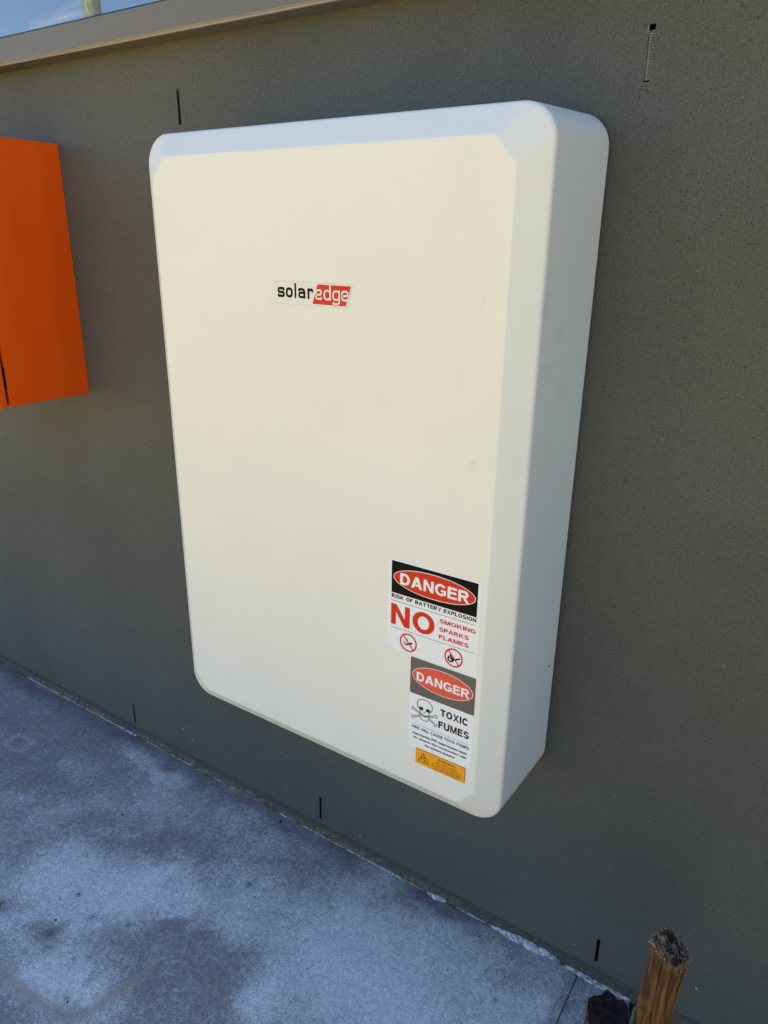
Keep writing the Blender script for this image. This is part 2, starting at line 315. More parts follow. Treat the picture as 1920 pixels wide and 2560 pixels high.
# ------------------------------------------------------------------ ground and slab
def npnoise(x, y, seed):
    """cheap fractal value noise for arrays"""
    out = np.zeros_like(x); amp = 1.0; tot = 0
    rs = np.random.RandomState(seed)
    T = rs.rand(256, 256)
    for o in range(5):
        f = 2.0 ** o; xs = x * f + 17.3 * o; ys = y * f + 9.1 * o
        xi = np.floor(xs).astype(int); yi = np.floor(ys).astype(int); fx = xs - xi; fy = ys - yi
        fx = fx * fx * (3 - 2 * fx); fy = fy * fy * (3 - 2 * fy)
        a = T[xi % 256, yi % 256]; b = T[(xi + 1) % 256, yi % 256]; c = T[xi % 256, (yi + 1) % 256]; d = T[(xi + 1) % 256, (yi + 1) % 256]
        out += amp * ((a * (1 - fx) + b * fx) * (1 - fy) + (c * (1 - fx) + d * fx) * fy); tot += amp; amp *= 0.55
    return out / tot
def segdist(x, y, pts):
    d = np.full(x.shape, 1e9)
    for (ax, ay), (bx, by) in zip(pts[:-1], pts[1:]):
        dx, dy = bx - ax, by - ay; tt = np.clip(((x - ax) * dx + (y - ay) * dy) / (dx * dx + dy * dy), 0, 1)
        d = np.minimum(d, np.hypot(x - ax - tt * dx, y - ay - tt * dy))
    return d
def stains(x, y):
    wx = x + (npnoise(x * 9, y * 9, 3) - 0.5) * 0.14 + (npnoise(x * 45, y * 45, 13) - 0.5) * 0.05; wy = y + (npnoise(x * 9, y * 9, 4) - 0.5) * 0.10 + (npnoise(x * 45, y * 45, 14) - 0.5) * 0.05
    L = 0.24 + (npnoise(x * 6, y * 6, 1) - 0.5) * 0.75 - 0.12 * np.clip((-0.85 - x) / 0.3, 0, 1)
    def blob(cx, cy, rx, ry, a, ang=0.0):
        c, s = math.cos(ang), math.sin(ang); u = ((wx - cx) * c + (wy - cy) * s) / rx; v = (-(wx - cx) * s + (wy - cy) * c) / ry
        r = np.hypot(u, v); k = np.clip((1.4 - r) / 0.95, 0, 1); return 0.86 * a * k * k * (3 - 2 * k)
    L = L + blob(-0.54, -0.43, 0.26, 0.105, 0.52, 0.42) + blob(-0.40, -0.635, 0.12, 0.055, 0.60, 0.35) + blob(-0.55, -0.60, 0.14, 0.05, 0.30, 0.5)
    L = L + blob(-0.40, -0.345, 0.17, 0.07, 0.35, 0.5) + blob(-0.80, -0.075, 0.14, 0.035, 0.42, 0.1) + blob(-0.02, -0.24, 0.22, 0.13, 0.42, 0.3)
    L = L + blob(0.27, -0.19, 0.27, 0.16, 0.55, 0.2) + blob(-0.005, -0.42, 0.07, 0.07, 0.42) + blob(0.18, -0.33, 0.18, 0.09, 0.5) + blob(-0.63, -0.27, 0.13, 0.02, 0.3, 0.4)
    L = L - blob(-0.26, -0.47, 0.16, 0.10, 0.42, 0.35) - blob(-0.13, -0.55, 0.13, 0.08, 0.30) - blob(-0.33, -0.425, 0.045, 0.03, 0.35) - blob(-0.53, -0.59, 0.06, 0.03, 0.40, 0.4)
    L = L - blob(-0.66, -0.285, 0.20, 0.045, 0.22, 0.35) - blob(-1.25, -0.12, 0.3, 0.12, 0.25) - blob(-1.05, -0.31, 0.20, 0.06, 0.3, 0.2) - blob(-0.44, -0.21, 0.13, 0.05, 0.25, 0.3)
    L = L - blob(0.44, -0.10, 0.10, 0.05, 0.30, 0.4) - blob(0.595, -0.12, 0.085, 0.3, 0.25) - blob(-0.44, -0.78, 0.25, 0.06, 0.25)
    edge = np.clip(1 - (-y) / 0.05, 0, 1)
    P = np.exp(-(np.abs(wy + 0.016) / 0.036) ** 2) * np.clip(npnoise(x * 6, y * 3 + 5, 8) * 2.8 - 0.6, 0, 1) * np.clip((0.5 - x) / 0.3, 0, 1)
    P = np.maximum(P, 0.9 * blob(-0.27, -0.03, 0.05, 0.016, 1.0)); P = np.maximum(P, 0.8 * blob(-0.50, -0.03, 0.09, 0.025, 1.0)); P = np.maximum(P, 0.6 * blob(-0.16, -0.034, 0.05, 0.014, 1.0))
    arc = [(-0.66, -0.70), (-0.541, -0.706), (-0.461, -0.708), (-0.38, -0.698), (-0.326, -0.688), (-0.298, -0.663), (-0.286, -0.621), (-0.279, -0.573), (-0.272, -0.515)]
    A = np.exp(-(segdist(x + (wx - x) * 0.15, y + (wy - y) * 0.15, arc) / 0.0125) ** 2) * np.clip((y + 0.0) * -1 * 4 - 1.2, 0.25, 1)
    rd = np.abs(np.hypot((x + 1.228) / 0.045, (y + 0.238) / 0.030) - 1)
    A = np.maximum(A, 0.55 * np.exp(-(rd / 0.22) ** 2)); L = L + 0.22 * np.exp(-(rd / 0.25) ** 2)
    L = L - 0.30 * np.exp(-(np.abs(x - 0.52) / 0.02) ** 2)
    D = np.zeros_like(x)
    for cx, cy, r in ((-0.397, -0.476, 0.007), (-0.354, -0.38, 0.007), (-0.485, -0.511, 0.006), (-0.532, -0.594, 0.016), (-0.498, -0.618, 0.012), (-0.402, -0.578, 0.008),
                      (-0.245, -0.234, 0.010), (-0.57, -0.491, 0.008), (-0.36, -0.668, 0.008), (0.394, -0.162, 0.006), (-0.70, -0.62, 0.03), (-0.43, -0.60, 0.006)):
        D = np.maximum(D, np.exp(-(np.hypot(x - cx, y - cy) / r) ** 2))
    return np.clip(L, 0, 1.1), np.clip(P, 0, 1), np.clip(A, 0, 1), np.clip(D, 0, 1)
def sheet(name, xs, ys, z=0.0, depth=0.14, wave=0.0, jag=None, **attrs):
    """solid slab with a dense top grid (xs, ys ascending); jag wobbles its wall-side edge"""
    X, Y = np.meshgrid(xs, ys); Z = np.full(X.shape, z) + (npnoise(X * 3, Y * 3, 21) - 0.5) * wave
    L, P, A, D = stains(X, Y)
    if jag is not None: X, Y, Z = jag(X, Y, Z)
    ny, nx = X.shape; v = np.stack([X, Y, Z], -1).reshape(-1, 3); idx = np.arange(nx * ny).reshape(ny, nx)
    faces = np.stack([idx[:-1, :-1], idx[:-1, 1:], idx[1:, 1:], idx[1:, :-1]], -1).reshape(-1, 4).tolist()
    rim = list(idx[0, :]) + list(idx[1:, -1]) + list(idx[-1, -2::-1]) + list(idx[-2:0:-1, 0])
    low = v[rim].copy(); low[:, 2] = z - depth; n0 = len(v); v = np.concatenate([v, low]); k = len(rim)
    for i in range(k): faces.append([int(rim[i]), n0 + i, n0 + (i + 1) % k, int(rim[(i + 1) % k])])
    me = bpy.data.meshes.new(name); me.from_pydata(v.tolist(), [], faces); me.update()
    for nm, arr in (('light', L), ('purple', P), ('brown', A), ('dark', D)):
        a = me.attributes.new(nm, 'FLOAT', 'POINT'); vals = np.concatenate([arr.reshape(-1), np.full(k, 0.2 if nm == 'light' else 0.0)]).astype(np.float32)
        a.data.foreach_set('value', vals)
    return me
def jag_main(X, Y, Z):
    k = np.clip((Y + 0.03) / 0.03, 0, 1)                      # 1 at the wall side
    w = (npnoise(X * 30, X * 0 + 3, 31) - 0.5) * 0.009 + (npnoise(X * 140, X * 0 + 7, 32) - 0.5) * 0.004
    Y = Y + k * (w - 0.0045); Z = Z - k ** 6 * 0.0015 * (0.5 + npnoise(X * 90, X * 0, 33)); return X, Y, Z
def jag_end(X, Y, Z):
    X, Y, Z = jag_main(X, Y, Z)
    k = np.clip((X - 0.60) / 0.035, 0, 1)
    X = X + k * (-(Y) * 0.35 * (Y > -0.06) + 0.021 * (Y <= -0.06) - 0.003 + (npnoise(Y * 60, Y * 0, 35) - 0.5) * 0.007)
    # rounded outer corner at the wall
    X = X - k * np.clip((Y + 0.012) / 0.012, 0, 1) ** 2 * 0.010
    Z = Z - np.clip((X - 0.628) / 0.02, 0, 1) ** 2 * 0.004; return X, Y, Z
xs = np.concatenate([np.linspace(-6, -2.3, 12), np.arange(-2.2, 0.517, 0.006), [0.5185, 0.5200]])
ys = np.concatenate([[-1.36, -1.3, -1.2], np.arange(-1.0, -0.03, 0.006), np.arange(-0.03, 0.0005, 0.0025)])
slab = link('concrete_slab', sheet('concrete_slab', xs, ys, wave=0.004, jag=jag_main), M['slab'], smooth=True); tag(slab, kind='structure')
xs2 = np.concatenate([[0.5222, 0.5235], np.arange(0.526, 0.632, 0.004), [0.634]]); ys2 = np.concatenate([[-1.36, -1.0], np.arange(-0.60, -0.03, 0.006), np.arange(-0.03, 0.0005, 0.0025)])
e_ = link('concrete_slab_edge', sheet('concrete_slab_edge', xs2, ys2, z=-0.0012, wave=0.003, jag=jag_end), M['slab'], smooth=True); tag(e_, kind='structure')
bm = bmesh.new(); box(bm, 0.5202, 0.5222, -1.35, -0.004, -0.13, -0.0016)
tag(obj('slab_joint', bm, M['band']), kind='structure')
bm = bmesh.new()
N_ = 40; G_ = 260.0
xsg = np.sign(np.linspace(-1, 1, N_)) * np.abs(np.linspace(-1, 1, N_)) ** 3 * G_
vs = [[bm.verts.new((x, y, -0.11 + (noise.noise((x * 0.3, y * 0.3, 0)) * 0.03 if abs(x) < 40 and abs(y) < 40 else 0))) for x in xsg] for y in xsg]
for j in range(N_ - 1):
    for i in range(N_ - 1): bm.faces.new((vs[j][i], vs[j][i + 1], vs[j + 1][i + 1], vs[j + 1][i]))
tag(obj('ground', bm, M['earth'], smooth=True), kind='structure')
xs3 = np.arange(0.6455, 0.72, 0.003); ys3 = np.arange(-0.20, -0.004, 0.004)
def jag_foot(X, Y, Z):
    return X + (npnoise(Y * 50, X * 40, 41) - 0.5) * 0.006 * np.clip((0.66 - X) / 0.015, 0, 1), Y, Z + (npnoise(X * 40, Y * 40, 42) - 0.5) * 0.004
f_ = link('concrete_footing', sheet('concrete_footing', xs3, ys3, z=-0.003, depth=0.2, jag=jag_foot), M['slab'], smooth=True); tag(f_, kind='structure')

# ------------------------------------------------------------------ house
house = tag(empty('house', (0, 0, 0)), 'house with dark grey textured render wall and a wide bronze framed window at top left', 'house')
SL = [(-0.5418, 1.7373, 1.8049, 0.0075), (0.4355, 1.7315, 1.8046, 0.0092), (-0.9552, 0.0428, 0.1127, 0.0085), (-0.2008, 0.0500, 0.1216, 0.0085), (0.5520, 0.0537, 0.1181, 0.0072)]
HW = 3.0
holes = [(x - w / 2, x + w / 2, z0, z1) for x, z0, z1, w in SL] + [(-3.2, 0.75, 1.893, 2.75)]
gx = sorted(set([-9.0, 5.0] + [v for h in holes for v in h[:2]])); gz = sorted(set([0.0332, HW] + [v for h in holes for v in h[2:]]))
bm = bmesh.new(); vd = {}
def gv(x, z):
    if (x, z) not in vd: vd[(x, z)] = bm.verts.new((x, 0, z))
    return vd[(x, z)]
for i in range(len(gx) - 1):
    for j in range(len(gz) - 1):
        cx, cz = (gx[i] + gx[i + 1]) / 2, (gz[j] + gz[j + 1]) / 2
        if any(h[0] < cx < h[1] and h[2] < cz < h[3] for h in holes): continue
        bm.faces.new((gv(gx[i], gz[j]), gv(gx[i + 1], gz[j]), gv(gx[i + 1], gz[j + 1]), gv(gx[i], gz[j + 1])))
for h in holes[-1:] :        # window reveal
    a, b, c, d = h
    for q in (((a, 0, c), (b, 0, c), (b, .2, c), (a, .2, c)), ((a, 0, d), (a, .2, d), (b, .2, d), (b, 0, d)), ((a, 0, c), (a, .2, c), (a, .2, d), (a, 0, d)), ((b, 0, c), (b, 0, d), (b, .2, d), (b, .2, c))):
        bm.faces.new([bm.verts.new(p) for p in q])
for q in (((-9, 0, .0332), (5.0, 0, .0332), (5.0, .006, .0332), (-9, .006, .0332)),):
    bm.faces.new([bm.verts.new(p) for p in q])
obj('rendered_wall', bm, M['wall'], house)
bm = bmesh.new()
box(bm, -9.0, -8.8, 0.21, 6, -0.1, HW); box(bm, 4.8, 5.0, 0.21, 6, -0.1, HW); box(bm, -8.8, 4.8, 5.8, 6, -0.1, HW)
box(bm, -9.0, 5.0, 0.006, 0.03, -0.3, 0.0330)
box(bm, -9.0, 5.0, 0.03, 0.034, -0.3, 1.880); box(bm, -9.0, -3.21, 0.03, 0.21, 1.88, HW); box(bm, 0.76, 5.0, 0.03, 0.21, 1.88, HW)
obj('side_wall', bm, M['void'], house)
bm = bmesh.new(); box(bm, -9.05, 5.05, -0.03, 6.05, HW + 0.002, HW + 0.16)
obj('roof', bm, M['frame'], house)
bm = bmesh.new(); box(bm, 4.7, 4.9, -6.0, -0.001, -0.3, 1.15)  # unseen low wall, added to keep warm ground bounce off the cabinet's right side
obj('bounce_blocker', bm, M['wall'], house)
# room behind the window
bm = bmesh.new()
for q in (((-4.7, 3.6, 0.3), (3.1, 3.6, 0.3), (3.1, 3.6, 2.9), (-4.7, 3.6, 2.9)), ((-4.7, .215, 2.9), (3.1, .215, 2.9), (3.1, 3.6, 2.9), (-4.7, 3.6, 2.9)), ((-4.7, .215, .3), (3.1, .215, .3), (3.1, 3.6, .3), (-4.7, 3.6, .3)),
          ((-4.7, .215, .3), (-4.7, 3.6, .3), (-4.7, 3.6, 2.9), (-4.7, .215, 2.9)), ((3.1, .215, .3), (3.1, 3.6, .3), (3.1, 3.6, 2.9), (3.1, .215, 2.9))):
    bm.faces.new([bm.verts.new(p) for p in q])
obj('room_lining', bm, M['room'], house)
# base band with crumbly brown mortar at its foot
xb = np.concatenate([np.linspace(-9, -2.2, 12), np.arange(-2.19, 0.95, 0.004), np.linspace(1, 5.0, 12)]); zb = np.concatenate([np.linspace(-0.12, -0.01, 4), np.linspace(-0.004, 0.0310, 16)])
X, Zz = np.meshgrid(xb, zb)
bro = np.clip((0.020 + (npnoise(X * 14, X * 0, 51) - 0.5) * 0.022 - Zz) / 0.006, 0, 1) * np.clip((0.30 - X) / 0.25 + 0.25, 0.25, 1) * np.clip(npnoise(X * 7, X * 0 + 2, 52) * 3 - 0.35, 0.15, 1)
bro = bro * np.clip((X + 1.9) / 0.5, 0.3, 1)
Yb = -0.0008 - bro * (0.0022 + 0.0045 * npnoise(X * 60, Zz * 160, 53)) - (npnoise(X * 45, Zz * 120, 54) - 0.5) * 0.0012
Yb = Yb - np.clip((0.004 - Zz) / 0.008, 0, 1) * 0.0012
v = np.stack([X, Yb, Zz], -1).reshape(-1, 3); ny, nx = X.shape; idx = np.arange(nx * ny).reshape(ny, nx)
fs = np.stack([idx[:-1, :-1], idx[:-1, 1:], idx[1:, 1:], idx[1:, :-1]], -1).reshape(-1, 4).tolist()
top = v[idx[-1]].copy(); top[:, 1] = 0.0058; n0 = len(v); v = np.concatenate([v, top])
for i in range(nx - 1): fs.append([int(idx[-1, i]), int(idx[-1, i + 1]), n0 + i + 1, n0 + i])
me = bpy.data.meshes.new('base_band'); me.from_pydata(v.tolist(), [], fs); me.update()
a = me.attributes.new('brown', 'FLOAT', 'POINT'); a.data.foreach_set('value', np.concatenate([bro.reshape(-1), np.zeros(nx)]).astype(np.float32))
link('base_band', me, M['band'], house, True)
# mortar smears and lumps on the slab's wall edge
def smear(x0, x1, wfun, hfun, mat, seed, y0=-0.0015):
    n = max(6, int((x1 - x0) / 0.002)); bm = bmesh.new(); rows = []
    for i in range(n + 1):
        x = x0 + (x1 - x0) * i / n; t = i / n
        w = wfun(t) * (0.75 + 0.55 * noise.noise((x * 30, seed, 0)) + 0.12 * noise.noise((x * 170, seed, 3))) ; w = max(w, 0.0012); h = max(0.0006, hfun(t) * (0.85 + 0.35 * noise.noise((x * 30, seed, 9))))
        sect = [(0.001, h), (-w * 0.35, h * 0.8), (-w * 0.75, h * 0.55), (-w, 0.0002), (-w - 0.001, -0.003)]
        rows.append([bm.verts.new((x + 0.0008 * noise.noise((x * 300, k, seed)), y0 + p[0], p[1] + (0.0006 * noise.noise((x * 250, k * 3, seed)) if k < 3 else 0))) for k, p in enumerate(sect)])
    for a_, b_ in zip(rows[:-1], rows[1:]):
        for k in range(4): bm.faces.new((a_[k], a_[k + 1], b_[k + 1], b_[k]))
    fix(bm)
    return obj('mortar_smear', bm, mat, house, True)
pk = lambda t: math.sin(math.pi * min(1, max(0, t))) ** 0.6
smear(0.132, 0.190, lambda t: 0.017 * pk(t), lambda t: 0.010 * pk(t ** 1.6), M['mortar'], 1)
smear(0.300, 0.478, lambda t: 0.015 * pk(t), lambda t: 0.016 * pk(t ** 1.5), M['mortar'], 2)
smear(0.488, 0.634, lambda t: 0.011 * pk(0.15 + t * 0.8), lambda t: 0.003, M['mortar'], 3, -0.003)
smear(0.205, 0.298, lambda t: 0.006 * pk(t), lambda t: 0.002, M['slurry'], 4)
smear(-0.35, 0.125, lambda t: 0.0045, lambda t: 0.0012, M['slurry'], 5, -0.003)
smear(-1.55, -0.95, lambda t: 0.006, lambda t: 0.0015, M['slurry'], 6, -0.003)
smear(-0.90, -0.42, lambda t: 0.0035, lambda t: 0.0012, M['slurry'], 7, -0.003)
# vertical weep slots
def vent(x, z0, z1, w, kind):
    bm = bmesh.new(); a, b = x - w / 2, x + w / 2; d = 0.024
    for q in (((a, 0, z0), (a, d, z0), (a, d, z1), (a, 0, z1)), ((b, 0, z0), (b, 0, z1), (b, d, z1), (b, d, z0)), ((a, 0, z0), (b, 0, z0), (b, d, z0), (a, d, z0)), ((a, 0, z1), (a, d, z1), (b, d, z1), (b, 0, z1)), ((a, d, z0), (b, d, z0), (b, d, z1), (a, d, z1))):
        bm.faces.new([bm.verts.new(p) for p in q])
    o = obj('weep_vent', bm, M['slot'], house)
    # thin chipped lip round the slot
    bm = bmesh.new(); rnd = random.Random(int(x * 1000))
    def chip(px, pz0, pz1, wd):
        n = max(2, int((pz1 - pz0) / 0.004)); 
        for i in range(n):
            if rnd.random() < 0.35: continue
            za = pz0 + (pz1 - pz0) * i / n; zb2 = pz0 + (pz1 - pz0) * (i + rnd.uniform(0.6, 1)) / n; ww = wd * rnd.uniform(0.4, 1.2)
            box(bm, px - ww / 2, px + ww / 2, -0.0009 * rnd.uniform(0.5, 1.2), 0.0015, za, zb2)
    chip(a - 0.0004, z0, z1, 0.0009)
    chip(b + 0.0004, z0 + 0.3 * (z1 - z0) * (kind != 'bead'), z1, 0.0007)
    box(bm, a, b, -0.0006, 0.0012, z0 - 0.0014, z0 - 0.0002)
    if kind == 'bead': box(bm, b + 0.0003, b + 0.0017, -0.001, 0.001, z0, z0 + 0.004); box(bm, a - 0.0022, a - 0.0004, -0.001, 0.001, z1 - 0.012, z1 - 0.002)
    obj('lip', bm, M['lip'], o)['kind'] = 'stuff'
    if kind == 'bead':
        bm = bmesh.new(); xc = x - 0.0009
        box(bm, xc - 0.0012, xc + 0.0007, 0.0006, 0.0012, z0 + 0.002, z1 - 0.010)
        box(bm, xc + 0.0016, xc + 0.0022, 0.0010, 0.0016, z0 + 0.002, z1 - 0.008)
        n = 19
        for i in range(n):
            z = z0 + 0.003 + (z1 - z0 - 0.013) * i / (n - 1)
            box(bm, a, xc - 0.0009, 0.0014, 0.0018, z, z + 0.0023)
            box(bm, xc + 0.0007, b, 0.0014, 0.0018, z + 0.0003, z + 0.0025)
        obj('perforated_bead', bm, M['bead'], o)['kind'] = 'stuff'
    elif kind == 'top':
        bm = bmesh.new(); box(bm, a + 0.0002, a + 0.0008, 0.0005, 0.003, z0 + 0.030, z1 - 0.030); box(bm, a + 0.0015, b - 0.0015, 0.001, 0.003, z1 - 0.003, z1 - 0.0015)
        obj('perforated_bead', bm, M['bead'], o)['kind'] = 'stuff'
    else:
        bm = bmesh.new(); box(bm, a + 0.0001, a + 0.0004, 0.0008, 0.003, z0 + 0.003, z1 - 0.003)
        obj('perforated_bead', bm, M['lip'], o)['kind'] = 'stuff'
    return o
for (x, z0, z1, w), k in zip(SL, ('top', 'bead', 'low', 'low', 'low')): vent(x, z0, z1, w, k)
# render splashes on the wall
bm = bmesh.new(); rnd = random.Random(5)
def splat(x, z, r, y=-0.0006, elong=1.0, ang=0.0):
    n = 8; c = bm.verts.new((x, y - r * 0.25, z)); ring = []
    for k in range(n):
        t = 2 * math.pi * k / n; rr = r * rnd.uniform(0.65, 1.2); u, v2 = rr * math.cos(t), rr * elong * math.sin(t)
        ring.append(bm.verts.new((x + u * math.cos(ang) - v2 * math.sin(ang), 0.0006, z + u * math.sin(ang) + v2 * math.cos(ang))))
    for k in range(n): bm.faces.new((c, ring[k], ring[(k + 1) % n]))
for (x, z, r) in ((-0.489, 1.804, 0.0013), (0.646, 0.849, 0.0012), (0.683, 0.84, 0.0016), (0.686, 0.838, 0.0012), (0.724, 0.788, 0.0013), (-0.727, 0.116, 0.0042), (-0.699, 0.135, 0.0036), (-0.69, 0.092, 0.004), (-0.684, 0.097, 0.003), (-0.675, 0.04, 0.0042),
                  (-0.071, 0.060, 0.0030), (0.428, 0.215, 0.0012), (0.503, 0.068, 0.0028), (0.75, 0.118, 0.0038), (0.611, 0.466, 0.0016), (0.676, 0.249, 0.0016), (0.746, 0.02, 0.003), (-0.331, 0.208, 0.0022), (0.539, 0.492, 0.0018), (0.60, 0.062, 0.0018), (0.575, 0.11, 0.0016), (0.578, 0.10, 0.0013), (0.583, 0.115, 0.0012), (0.60, 0.085, 0.0014), (-0.07, 0.02, 0.004)):
    splat(x, z, r, elong=rnd.uniform(1.0, 1.7), ang=rnd.uniform(-0.5, 0.5))
for i in range(150):
    z = abs(rnd.gauss(0, 0.16)) + 0.035; x = rnd.uniform(-1.6, 1.0)
    splat(x, z, rnd.uniform(0.0005, 0.0012))
tag(obj('render_splashes', bm, M['speck'], house, True), kind='stuff')
# window
bm = bmesh.new(); box(bm, -3.22, 0.77, -0.047, 0.01, 1.8952, 1.9472)
win = bevel(obj('window', bm, M['frame'], house), 0.001)
win['label'] = 'wide bronze framed window reflecting sky'
bm = bmesh.new()
box(bm, -3.22, 0.77, -0.0462, 0.012, 1.8910, 1.8950)
obj('drip_edge', bm, M['frame'], win)
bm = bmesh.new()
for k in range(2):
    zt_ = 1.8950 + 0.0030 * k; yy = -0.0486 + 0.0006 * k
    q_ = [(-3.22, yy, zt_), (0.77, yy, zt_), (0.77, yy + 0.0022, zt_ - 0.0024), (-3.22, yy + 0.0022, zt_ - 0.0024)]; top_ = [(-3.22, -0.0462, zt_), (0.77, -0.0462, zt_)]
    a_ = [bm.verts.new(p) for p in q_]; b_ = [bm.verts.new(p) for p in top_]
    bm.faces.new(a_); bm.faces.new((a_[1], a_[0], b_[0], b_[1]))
tr_ = obj('highlight_trim', bm, M['edge_glint'], win); tr_['kind'] = 'stuff'  # sill ribs, highlight put into their paler colour
bm = bmesh.new()
box(bm, -3.22, -3.16, -0.047, 0.1, 1.948, 2.76); box(bm, 0.71, 0.77, -0.047, 0.1, 1.948, 2.76); box(bm, -3.159, 0.709, -0.047, 0.1, 2.70, 2.76)
obj('window_frame', bm, M['frame'], win)
bm = bmesh.new(); box(bm, -3.15, 0.70, -0.0415, -0.020, 1.9473, 1.9512); obj('gasket', bm, M['rubber'], win)
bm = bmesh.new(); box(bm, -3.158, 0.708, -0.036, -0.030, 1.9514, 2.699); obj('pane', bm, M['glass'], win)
bm = bmesh.new(); box(bm, -3.2, 0.74, 0.02, 0.19, 1.895, 1.93); obj('inner_sill', bm, M['room'], win)
bm = bmesh.new()
vs_ = [bm.verts.new(p) for p in ((-0.8003, -0.0440, 1.8908), (-0.8018, -0.0440, 1.8908), (-0.8374, -0.0123, 1.8908), (-0.8359, -0.0123, 1.8908))]
lo_ = [bm.verts.new((v_.co.x, v_.co.y, 1.8902)) for v_ in vs_]
bm.faces.new(lo_); 
for i in range(4): bm.faces.new((vs_[i], vs_[(i + 1) % 4], lo_[(i + 1) % 4], lo_[i]))
fix(bm); obj('seam', bm, M['bead'], win)

# ------------------------------------------------------------------ battery cabinet
ZC = 1.0977
def ring_round(hw, hh, r, n=10):
    pts = []
    for (sx, sz, a0) in ((1, 1, 0), (-1, 1, 90), (-1, -1, 180), (1, -1, 270)):
        for k in range(n + 1):
            a_ = math.radians(a0 + 90 * k / n); pts.append((sx * (hw - r) + r * math.cos(a_), sz * (hh - r) + r * math.sin(a_)))
    return np.array(pts)
def ring_cham(hw, hh, cx, cz, n=10):
    pts = []
    for (sx, sz) in ((1, 1), (-1, 1), (-1, -1), (1, -1)):
        A_ = np.array((sx * hw, sz * (hh - cz))); B_ = np.array((sx * (hw - cx), sz * hh)); e = 0.16
        inA = A_ - np.array((0, sz * 0.006)); inB = B_ - np.array((sx * 0.006, 0)); c = []
        for k in range(n + 1):
            t = k / n
            if t <= e * 2: u = t / (e * 2); c.append((1 - u) ** 2 * inA + 2 * u * (1 - u) * A_ + u * u * (A_ + (B_ - A_) * 0.14))
            elif t >= 1 - e * 2: u = (1 - t) / (e * 2); c.append((1 - u) ** 2 * inB + 2 * u * (1 - u) * B_ + u * u * (B_ + (A_ - B_) * 0.14))
            else: u = 0.14 + 0.72 * (t - 2 * e) / (1 - 4 * e); c.append(A_ + (B_ - A_) * u)
        if (sx, sz) in ((-1, 1), (1, -1)): c = c[::-1]
        pts += c
    return np.array(pts)
def ring3(p2, y): return np.column_stack([p2[:, 0], np.full(len(p2), y), p2[:, 1] + ZC])
RB0 = ring3(ring_round(0.389, 0.5935, 0.046), -0.011); RB = ring3(ring_round(0.3952, 0.5985, 0.0515), -0.013)
RS = ring3(ring_round(0.3932, 0.5878, 0.051), -0.2205); RF = ring3(ring_cham(0.3527, 0.5467, 0.034, 0.038), -0.2500)
RC = ring3(ring_cham(0.3512, 0.5452, 0.034, 0.038), -0.2500)
L_ = lambda a_, b_, t: a_ + (b_ - a_) * t
def bez(P0, P1, P2, n): return [(1 - t) ** 2 * P0 + 2 * t * (1 - t) * P1 + t * t * P2 for t in [k / n for k in range(n + 1)]]
rings = [RB0, RB, L_(RB, RS, 0.004)] + bez(L_(RB, RS, 1 - 0.0055 / 0.208), RS, L_(RS, RF, 0.0055 / 0.05), 6) + bez(L_(RS, RF, 1 - 0.0017 / 0.05), RF, RC - np.array((0, 0, 0)), 3)
in2 = RC.copy(); in2[:, 0] *= 0.992; in2[:, 2] = ZC + (in2[:, 2] - ZC) * 0.995; rings.append(in2)
v = np.concatenate(rings); n = len(RB); fs = []
for j in range(len(rings) - 1):
    for i in range(n): fs.append([j * n + i, (j + 1) * n + i, (j + 1) * n + (i + 1) % n, j * n + (i + 1) % n])
fs.append([(len(rings) - 1) * n + i for i in range(n)][::-1]); fs.append(list(range(n)))
cab = tag(empty('battery_cabinet', (0, 0, 0)), 'large cream white battery cabinet with rounded corners and danger stickers on the dark wall', 'battery cabinet')
me = bpy.data.meshes.new('cover'); me.from_pydata([(float(p[0]), float(p[1]), float(p[2])) for p in v], [], fs); me.update()
bm = bmesh.new(); bm.from_mesh(me); fix(bm); bm.to_mesh(me); bm.free()
cover = link('cover', me, M['cover'], cab, True)
w_ = cover.modifiers.new('wn', 'WEIGHTED_NORMAL'); w_.weight = 100; w_.keep_sharp = False
bm = bmesh.new(); box(bm, -0.34, 0.34, -0.0108, -0.0005, ZC - 0.52, ZC + 0.54); obj('wall_bracket', bm, M['steel'], cab)
bm = bmesh.new()
bmesh.ops.create_cone(bm, cap_ends=True, segments=16, radius1=0.0028, radius2=0.0022, depth=0.0014, matrix=Matrix.Translation((0.3952, -0.0415, 0.7575)) @ Matrix.Rotation(math.pi / 2, 4, 'Y'))
obj('fixing_hole', bm, M['rubber'], cab, False)
bm = bmesh.new(); box(bm, 0.3950, 0.3962, -0.0425, -0.0400, 0.7490, 0.7545); bevel(obj('fixing_tab', bm, M['s_white'], cab), 0.0003, 1)

